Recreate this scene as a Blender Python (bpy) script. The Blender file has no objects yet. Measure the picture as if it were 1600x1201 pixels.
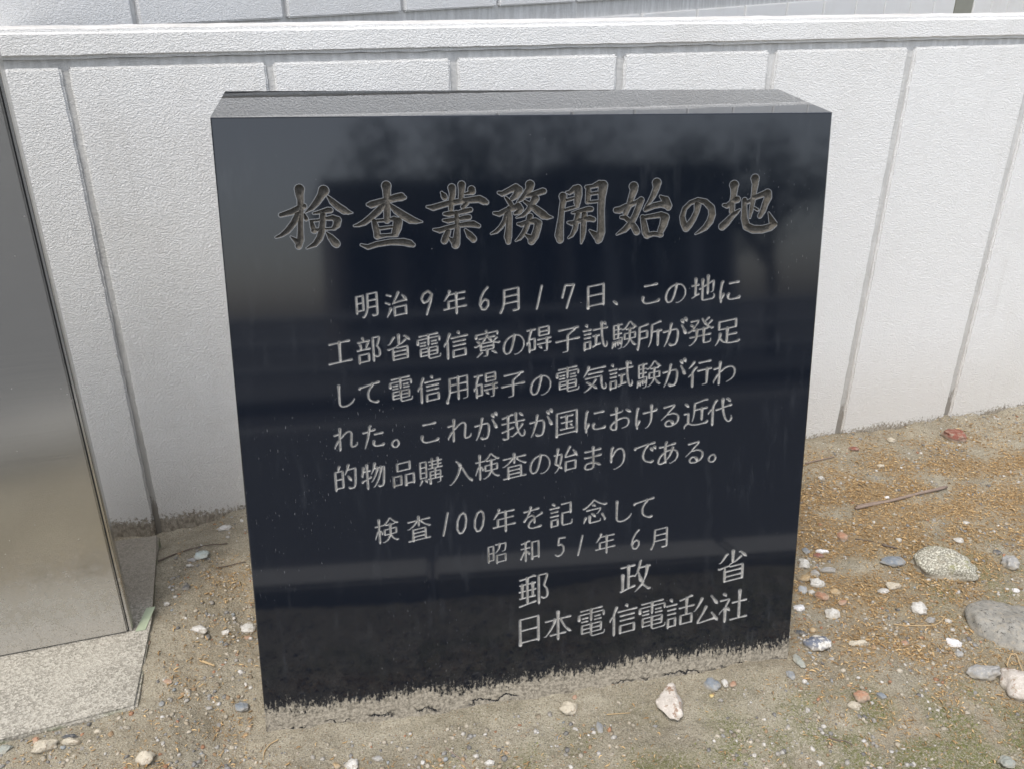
import bpy, bmesh, math, json
import numpy as np
from mathutils import Matrix, Vector
R_ = math.radians
scene = bpy.context.scene
C = scene.collection

# ------------------------------------------------------------------ camera
CAM = np.array([0, 0, 1.4]); FPX = 1382.48          # focal length in pixels of the 1600 px wide photograph
PITCH, ROLL = 0.4560, 0.0064
def cam_axes():
    f = np.array([0, math.cos(PITCH), -math.sin(PITCH)]); r0 = np.array([1., 0, 0]); u0 = np.cross(r0, f)
    return (math.cos(ROLL)*r0 + math.sin(ROLL)*u0, -math.sin(ROLL)*r0 + math.cos(ROLL)*u0, f)
AX, AY, AZ = cam_axes()
cam = bpy.data.cameras.new('camera'); co = bpy.data.objects.new('camera', cam); C.objects.link(co)
cam.sensor_width = 36; cam.lens = 36*FPX/1600; cam.clip_start = .02; cam.clip_end = 500
co.matrix_world = Matrix([[AX[i], AY[i], -AZ[i], CAM[i]] for i in range(3)] + [[0, 0, 0, 1]])
scene.camera = co

# ------------------------------------------------------------------ light: bright overcast
SUN_EL, SUN_AZ = R_(63), R_(203)       # azimuth: compass-like, 180 = behind the camera (-Y)
w = bpy.data.worlds.new('World'); scene.world = w; w.use_nodes = True
nt = w.node_tree; bg = nt.nodes['Background']
sky = nt.nodes.new('ShaderNodeTexSky'); sky.sky_type = 'NISHITA'; sky.sun_disc = False
sky.sun_elevation = SUN_EL; sky.sun_rotation = SUN_AZ
sky.air_density = 1.0; sky.dust_density = 2.0; sky.ozone_density = 1.0
hs = nt.nodes.new('ShaderNodeHueSaturation'); hs.inputs['Saturation'].default_value = .46   # thin cloud greys the blue
nt.links.new(sky.outputs[0], hs.inputs['Color']); nt.links.new(hs.outputs[0], bg.inputs[0])
bg.inputs[1].default_value = .15
sl = bpy.data.lights.new('sun', 'SUN'); so = bpy.data.objects.new('sun', sl); C.objects.link(so)
sl.energy = 1.15; sl.angle = R_(14); sl.color = (1, .955, .88)
sdir = Vector((math.sin(SUN_AZ)*math.cos(SUN_EL), math.cos(SUN_AZ)*math.cos(SUN_EL), math.sin(SUN_EL)))
so.rotation_euler = sdir.to_track_quat('Z', 'Y').to_euler()
scene.view_settings.view_transform = 'Standard'; scene.view_settings.look = 'None'
scene.view_settings.gamma = 1; scene.view_settings.exposure = .94

# ------------------------------------------------------------------ helpers
rng = np.random.default_rng(7)
def fade(t): return t*t*t*(t*(t*6-15)+10)
def perlin(x, y, seed=0):
    g = np.random.default_rng(1000+seed).uniform(0, 2*np.pi, (256, 256))
    x = np.asarray(x, float); y = np.asarray(y, float)
    xi = np.floor(x).astype(int); yi = np.floor(y).astype(int); xf = x-xi; yf = y-yi
    def d(ix, iy, dx, dy):
        a = g[ix & 255, iy & 255]; return np.cos(a)*dx + np.sin(a)*dy
    u, v = fade(xf), fade(yf)
    a = d(xi, yi, xf, yf)*(1-u) + d(xi+1, yi, xf-1, yf)*u
    b = d(xi, yi+1, xf, yf-1)*(1-u) + d(xi+1, yi+1, xf-1, yf-1)*u
    return (a*(1-v) + b*v)*1.5
def ray(px, py): return AZ + AX*(px-800)/FPX - AY*(py-600.5)/FPX
def tag(o, label=None, cat=None, group=None, kind=None):
    if label: o['label'] = label
    if cat: o['category'] = cat
    if group: o['group'] = group
    if kind: o['kind'] = kind
    return o
def empty(name, loc, label=None, cat=None, group=None):
    o = bpy.data.objects.new(name, None); C.objects.link(o); o.location = loc; o.empty_display_size = .05
    return tag(o, label, cat, group)
def link(name, me, mat=None, parent=None, origin=None):
    """mesh in world coordinates -> object; vertices are made relative to the parent's (or own) origin"""
    off = Vector(origin) if origin is not None else Vector((0, 0, 0))
    p = parent
    while p is not None: off = off + p.location; p = p.parent
    me.transform(Matrix.Translation(-off))
    if mat is not None:
        for m in (mat if isinstance(mat, (list, tuple)) else [mat]): me.materials.append(m)
    o = bpy.data.objects.new(name, me); C.objects.link(o)
    if parent is not None: o.parent = parent
    elif origin is not None: o.location = origin
    return o
def npmesh(name, V, F, smooth=False):
    me = bpy.data.meshes.new(name); V = np.asarray(V, np.float32); F = np.asarray(F, np.int32)
    k = F.shape[1]
    me.vertices.add(len(V)); me.vertices.foreach_set('co', V.ravel())
    me.loops.add(F.size); me.loops.foreach_set('vertex_index', F.ravel())
    me.polygons.add(len(F)); me.polygons.foreach_set('loop_start', np.arange(0, F.size, k, dtype=np.int32))
    me.update(calc_edges=True)
    me.polygons.foreach_set('use_smooth', np.full(len(F), smooth))
    return me
def fattr(me, name, vals, dom='POINT'):
    a = me.attributes.new(name, 'FLOAT', dom); a.data.foreach_set('value', np.asarray(vals, np.float32))
def cattr(me, name, cols):
    a = me.attributes.new(name, 'FLOAT_COLOR', 'POINT')
    c = np.ones((len(cols), 4), np.float32); c[:, :3] = cols; a.data.foreach_set('color', c.ravel())
def bm_mesh(bm, name, smooth=False):
    bmesh.ops.recalc_face_normals(bm, faces=bm.faces)
    me = bpy.data.meshes.new(name); bm.to_mesh(me); bm.free()
    if smooth: me.polygons.foreach_set('use_smooth', [True]*len(me.polygons))
    return me
def bm_prism(bm, pts, z0, z1, bev=0, seg=2):
    """vertical prism over the polygon pts (list of xy)"""
    lo = [bm.verts.new((p[0], p[1], z0)) for p in pts]; hi = [bm.verts.new((p[0], p[1], z1)) for p in pts]
    n = len(pts); fs = [bm.faces.new(lo[::-1]), bm.faces.new(hi)]
    for i in range(n): fs.append(bm.faces.new((lo[i], lo[(i+1) % n], hi[(i+1) % n], hi[i])))
    if bev:
        es = list({e for f in fs for e in f.edges})
        bmesh.ops.bevel(bm, geom=es, offset=bev, segments=seg, affect='EDGES', clamp_overlap=True)
def frame_box(o, d, n, u0, u1, n0, n1):
    """xy polygon: along direction d from u0..u1, along normal n from n0..n1"""
    o, d, n = (np.asarray(a, float)[:2] for a in (o, d, n))
    return [tuple(o+d*u0+n*n0), tuple(o+d*u1+n*n0), tuple(o+d*u1+n*n1), tuple(o+d*u0+n*n1)]
def tube(name, pts, r, sides=6):
    pts = [np.asarray(p, float) for p in pts]; V = []; F = []
    rr = r if hasattr(r, '__len__') else [r]*len(pts)
    for i, p in enumerate(pts):
        t = pts[min(i+1, len(pts)-1)] - pts[max(i-1, 0)]; t /= np.linalg.norm(t)+1e-9
        a = np.cross(t, [0, 0, 1.]); a /= np.linalg.norm(a)+1e-9; b = np.cross(a, t)
        for k in range(sides):
            an = 2*np.pi*k/sides; V.append(p + rr[i]*(a*np.cos(an)+b*np.sin(an)))
    for i in range(len(pts)-1):
        for k in range(sides):
            k2 = (k+1) % sides
            F.append((i*sides+k, i*sides+k2, (i+1)*sides+k2, (i+1)*sides+k))
    bm = bmesh.new(); vs = [bm.verts.new(v) for v in V]
    for f in F: bm.faces.new([vs[i] for i in f])
    bm.faces.new(vs[:sides][::-1]); bm.faces.new(vs[-sides:])
    return bm_mesh(bm, name, True)

# ------------------------------------------------------------------ material helper
class M:
    def __init__(s, name, rough=.8, spec=.5, metal=0):
        s.m = bpy.data.materials.new(name); s.m.use_nodes = True; s.t = s.m.node_tree
        s.b = s.t.nodes['Principled BSDF']; s.b.inputs['Roughness'].default_value = rough
        s.b.inputs['Specular IOR Level'].default_value = spec; s.b.inputs['Metallic'].default_value = metal
        s.co = s.n('ShaderNodeTexCoord').outputs['Object']
    def n(s, ty, **kw):
        nd = s.t.nodes.new(ty)
        for k, v in kw.items(): setattr(nd, k, v)
        return nd
    def put(s, nd, i, v):
        if isinstance(v, bpy.types.NodeSocket): s.t.links.new(v, nd.inputs[i])
        elif v is not None: nd.inputs[i].default_value = v
    def map(s, sc, co=None, loc=(0, 0, 0)):
        nd = s.n('ShaderNodeMapping'); s.put(nd, 0, co or s.co); nd.inputs['Scale'].default_value = sc; nd.inputs['Location'].default_value = loc
        return nd.outputs[0]
    def noise(s, scale, detail=3, rough=.55, co=None, dist=0, col=False):
        nd = s.n('ShaderNodeTexNoise'); s.put(nd, 'Vector', co or s.co)
        s.put(nd, 'Scale', scale); s.put(nd, 'Detail', detail); s.put(nd, 'Roughness', rough); s.put(nd, 'Distortion', dist)
        return nd.outputs['Color' if col else 'Fac']
    def voro(s, scale, co=None, feat='F1', out='Distance', rnd=1):
        nd = s.n('ShaderNodeTexVoronoi', feature=feat); s.put(nd, 'Vector', co or s.co); s.put(nd, 'Scale', scale); s.put(nd, 'Randomness', rnd)
        return nd.outputs[out]
    def math(s, op, a, b=None, c=None, clamp=False):
        nd = s.n('ShaderNodeMath', operation=op, use_clamp=clamp); s.put(nd, 0, a); s.put(nd, 1, b); s.put(nd, 2, c)
        return nd.outputs[0]
    def ramp(s, fac, a, b, lo=0., hi=1.):
        nd = s.n('ShaderNodeMapRange', interpolation_type='SMOOTHSTEP')
        s.put(nd, 'Value', fac); s.put(nd, 'From Min', a); s.put(nd, 'From Max', b); s.put(nd, 'To Min', lo); s.put(nd, 'To Max', hi)
        return nd.outputs[0]
    def mix(s, f, a, b, mode='MIX'):
        nd = s.n('ShaderNodeMix', data_type='RGBA', blend_type=mode)
        s.put(nd, 0, f)
        for i, v in ((6, a), (7, b)): s.put(nd, i, (*v, 1) if isinstance(v, tuple) else v)
        return nd.outputs[2]
    def attr(s, name, out='Fac'): return s.n('ShaderNodeAttribute', attribute_name=name).outputs[out]
    def sep(s, co=None):
        nd = s.n('ShaderNodeSeparateXYZ'); s.put(nd, 0, co or s.co); return nd.outputs
    def comb(s, x, y, z):
        nd = s.n('ShaderNodeCombineXYZ')
        for i, v in enumerate((x, y, z)): s.put(nd, i, v)
        return nd.outputs[0]
    def bump(s, h, dist, strength=1, normal=None):
        nd = s.n('ShaderNodeBump'); s.put(nd, 'Height', h); s.put(nd, 'Distance', dist); s.put(nd, 'Strength', strength)
        if normal is not None: s.put(nd, 'Normal', normal)
        return nd.outputs[0]
    def set(s, **kw):
        for k, v in kw.items():
            k = {'color': 'Base Color', 'rough': 'Roughness', 'normal': 'Normal', 'spec': 'Specular IOR Level', 'metal': 'Metallic'}[k]
            s.put(s.b, k, (*v, 1) if isinstance(v, tuple) and len(v) == 3 else v)
        return s.m

# ------------------------------------------------------------------ survey of the place (metres; camera foot = origin)
AW = .2762; WD = np.array([math.cos(AW), math.sin(AW), 0]); WN = np.array([-math.sin(AW), math.cos(AW), 0]); WO = np.array([0, 2.2514, 0])
AB = .8387; BD = np.array([math.cos(AB), math.sin(AB), 0]); BN = np.array([-math.sin(AB), math.cos(AB), 0]); BO = np.array([0, 3.2801, 0])
AS, LEAN = .1314, .1848
SD = np.array([math.cos(AS), math.sin(AS), 0]); SB = np.array([-math.sin(AS), math.cos(AS), 0])
TL = np.array([-.5125, 1.5132, 1.147]); DN = -np.array([0, 0, 1])*math.cos(LEAN) - SB*math.sin(LEAN); FN = np.cross(SD, DN)
def face_uv(px, py):
    d = ray(px, py); t = ((TL-CAM) @ FN)/(d @ FN); P = CAM + d*t - TL
    return np.array([P @ SD, P @ DN])
GP = np.array([(-.50, 1.285, -.034), (-.3, 1.305, -.022), (0, 1.345, -.008), (.3, 1.38, .012), (.6, 1.44, .034), (-.956, 1.978, -.042), (1.236, 2.596, -.045), (1.49, 2.68, -.035), (.6, 2.42, -.045), (-.725, 1.30, .046), (-.76, 1.42, .047), (-.775, 1.52, .036), (-.81, 1.63, .036), (-.865, 1.76, .038), (-.83, 1.235, .038), (-.98, 1.19, .036), (-.64, 1.45, .012), (0, .8, -.02), (1.3, 1.2, .012), (-.1, 2.22, -.042), (-1.5, 1.2, 0), (2.4, 2.9, -.03), (-.58, 1.6, -.008), (1.0, 1.9, 0.0)])
def ground(x, y):
    x = np.asarray(x, float); y = np.asarray(y, float)
    w_ = [1/((x-a)**2+(y-b)**2+.0035)**1.5 for a, b, _ in GP]; return sum(w*g[2] for w, g in zip(w_, GP))/sum(w_)
def at(px, py):
    """the point of the soil surface the survey photo shows at (px, py)"""
    d = ray(px, py); z = 0.
    for _ in range(6):
        P = CAM + d*((z-CAM[2])/d[2]); z = float(ground(P[0], P[1]))
    return P
# ------------------------------------------------------------------ the memorial stone
TITLE = [(420, 270, '160,570,28 300,530,40 400,480,40 470,455,40|410,225,68 412,290,58 425,370,45 425,500,45 425,650,38 425,800,40 425,900,48 400,985,45|385,930,45 295,860,8|390,560,40 330,680,42 250,780,38 170,840,25 95,870,12|480,560,15 500,620,30|735,245,72 700,310,52 640,400,45 580,470,35 490,535,8|790,320,15 850,390,40 930,460,48 1010,510,48 1060,530,30 1120,540,6|600,545,14 690,530,25 790,505,38 825,505,36|570,660,25 590,730,35 615,790,28|560,650,18 660,640,16 760,618,22 860,605,36 920,640,52 910,700,48 870,745,28|600,780,35 680,765,20 800,755,14 890,750,18|725,570,42 720,680,42 710,790,45 680,880,45 620,960,35 510,1015,10|770,800,10 830,870,42 890,940,56 905,955,52'),
 (540, 270, '300,430,22 345,430,44 450,400,42 560,370,40 680,335,48 745,325,52 790,335,25|545,180,64 550,240,52 555,330,48 555,450,45 555,560,42 555,640,42|510,440,40 430,520,45 340,600,40 250,670,36 180,700,25 115,715,10|590,430,20 680,510,45 780,580,52 870,630,52 940,650,35 1025,660,8|380,650,30 400,720,42 420,800,42 425,850,44|380,650,18 500,640,20 590,630,18 650,620,32 700,660,62 690,740,58 665,810,50|440,752,20 620,728,18|420,860,32 550,842,20 680,835,26|210,970,14 300,1000,30 420,960,34 600,930,38 780,930,46 860,950,46 905,970,28'),
 (650, 270, '480,205,52 490,290,40 470,400,38 470,490,32|612,165,50 612,230,42 605,330,36 605,380,36|345,270,16 375,315,38 385,335,36|745,230,50 755,255,42|730,270,25 650,285,12|150,460,14 230,470,38 400,420,36 560,390,36 700,370,36 850,355,45 910,385,45 945,400,30|680,410,28 630,460,30|380,555,20 440,555,34 560,540,22 660,515,34 730,500,30|370,640,16 430,645,32 560,625,22 650,605,32 710,600,33|540,540,30 550,640,36 552,760,36 545,860,45 535,950,52 530,970,50|500,920,40 440,870,10|240,765,14 320,775,34 450,735,32 570,705,28 690,690,36 770,690,40 840,715,26|430,790,35 400,870,48 380,915,42|665,770,16 720,840,45 770,890,42 770,900,36'),
 (750, 270, '250,270,18 300,285,32 400,235,36 480,200,46 520,240,56 480,310,43 430,350,28|345,335,16 400,400,30 440,470,30|190,545,18 260,555,32 350,505,30 430,490,30 510,450,46 545,490,38 535,520,36 470,545,22|385,480,30 390,600,42 385,750,42 375,860,50 380,930,32|360,560,35 330,650,30 280,730,28 220,790,25 150,820,10|670,165,60 665,215,48 610,290,38 560,350,30 505,390,12|630,315,22 720,290,34 840,250,40 855,250,36|740,350,52 700,420,40 650,500,32 580,570,25 490,605,8|600,385,20 680,440,35 760,500,48 850,570,54 900,595,35 975,600,6|510,690,16 560,695,32 650,660,28 740,650,40 780,680,50 765,760,48 735,850,50 690,920,46|680,880,45 615,835,14|670,590,42 650,650,35 620,740,32 580,820,32 530,880,25 480,915,8'),
 (840, 270, '340,320,52 345,380,40 325,480,36 315,600,38 300,720,46 290,840,58 300,900,46|390,265,14 430,270,26 500,215,40 540,220,54 545,300,50 530,400,42 530,440,30|390,370,18 480,345,18|370,500,18 450,478,20 540,455,16|655,195,22 740,185,24 830,150,42 880,170,60 870,240,58 860,340,46 850,500,45 852,650,45 850,800,52 820,890,52 810,915,35|790,850,50 700,775,10|680,200,30 680,300,36 670,390,30|700,288,18 800,272,20|670,398,18 820,385,16|465,540,12 540,525,26 680,490,34 720,490,30|410,670,16 460,680,30 580,640,28 700,615,36 750,630,30|540,560,35 520,650,34 500,760,32 460,840,22 415,875,10|625,560,38 615,680,36 610,800,35 600,880,25 585,945,10'),
 (940, 260, '430,275,60 435,320,48 400,420,40 370,520,36 320,630,34|265,685,20 320,690,28 400,760,34 450,840,43 470,880,42|530,455,40 500,540,40 450,660,38 400,760,40 310,850,35 205,915,10|195,590,36 240,590,42 340,540,38 450,490,26 530,445,26|740,225,60 735,290,42 690,400,36 640,480,25 590,540,12|590,580,30 700,530,36 800,510,38 880,520,52 895,550,40|790,405,15 860,460,52 900,530,42|550,685,30 570,780,40 590,890,46 610,930,38|550,690,24 680,670,28 800,650,36 850,690,58 830,780,50 790,870,42 780,920,30|600,930,34 700,905,28 800,920,26'),
 (1030, 260, '515,520,45 505,600,34 460,700,36 400,790,42 360,830,46 325,760,40 310,680,34 340,570,28 420,490,26 520,455,30 620,480,36 700,560,44 710,650,44 680,740,44 620,820,36 550,870,22 485,910,7'),
 (1100, 255, '405,300,62 405,340,48 400,420,38 380,520,34 375,650,34|265,565,18 310,575,30 400,510,32 445,490,42|245,850,48 300,800,46 370,720,36 440,660,24 480,625,10|545,500,34 540,600,32 540,740,42 570,850,48 660,890,50 780,890,48 890,860,46 950,820,35|920,800,48 870,670,10|685,210,56 688,280,40 670,400,32 650,540,28 630,650,24 615,735,10|545,520,26 590,525,22 700,455,30 800,415,36 850,410,56 860,460,48 820,550,40 790,640,38 750,710,30|680,605,14 720,630,16')]
ROWS = [  # (text, em size in survey pixels, centres of the characters)
 ("明治9年6月17日、この地に", 45, "573,477 620,476 667,473.5 711,472.5 756.5,468 798.5,468 843,464.6 887,462.5 931,461.4 962,474 1016.6,458 1056,458 1099,452 1140,454"),
 ("工部省電信寮の碍子試験所が発足", 47, "531,550 576.5,547 624,543.7 670,541.5 712.5,539.4 761,537 803,538 842,531 887,530.5 930,526 975.5,524 1015,524 1054,522 1094.5,518 1136,518"),
 ("して電信用碍子の電気試験が行わ", 45.5, "539,617 578.6,613.6 626.4,608 671,608 715.7,605 759,602 801.7,600 845,601 887,592.5 929,591 970,587 1014,585 1053,585 1093.5,583 1132,582"),
 ("れた。これが我が国における近代", 45.5, "539,685 583,681.5 618,692 671,674 716.7,671 759,668 802,664.5 845,663 885.7,659.4 929,656 969,653 1008.5,651 1047,648 1087,645.6 1125,642.4"),
 ("的物品購入検査の始まりである。", 45, "540,746 584,743 630.7,739 673,736 720,736 761,728 804,727 844,724 884,717 925.6,714.7 965,714.7 1008.5,707 1043.6,707 1085,705 1112.6,715"),
 ("検査100年を記念して", 44, "603.7,828 655,824.7 696.6,818 721,817 748.4,813.7 788,812 833,807.5 877,803 929,798 972.5,796.6 1007,793.4"),
 ("昭和51年6月", 38, "777,864 829,859 875.6,854 907,851 946,848 993,843 1032,839"),
 ("郵政省", 57, "834,921 992.6,901 1145,884"),
 ("日本電信電話公社", 53, "827,982.5 872,977 924,971 974,967 1019,960 1063,955 1104,952 1146,946")]
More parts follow.
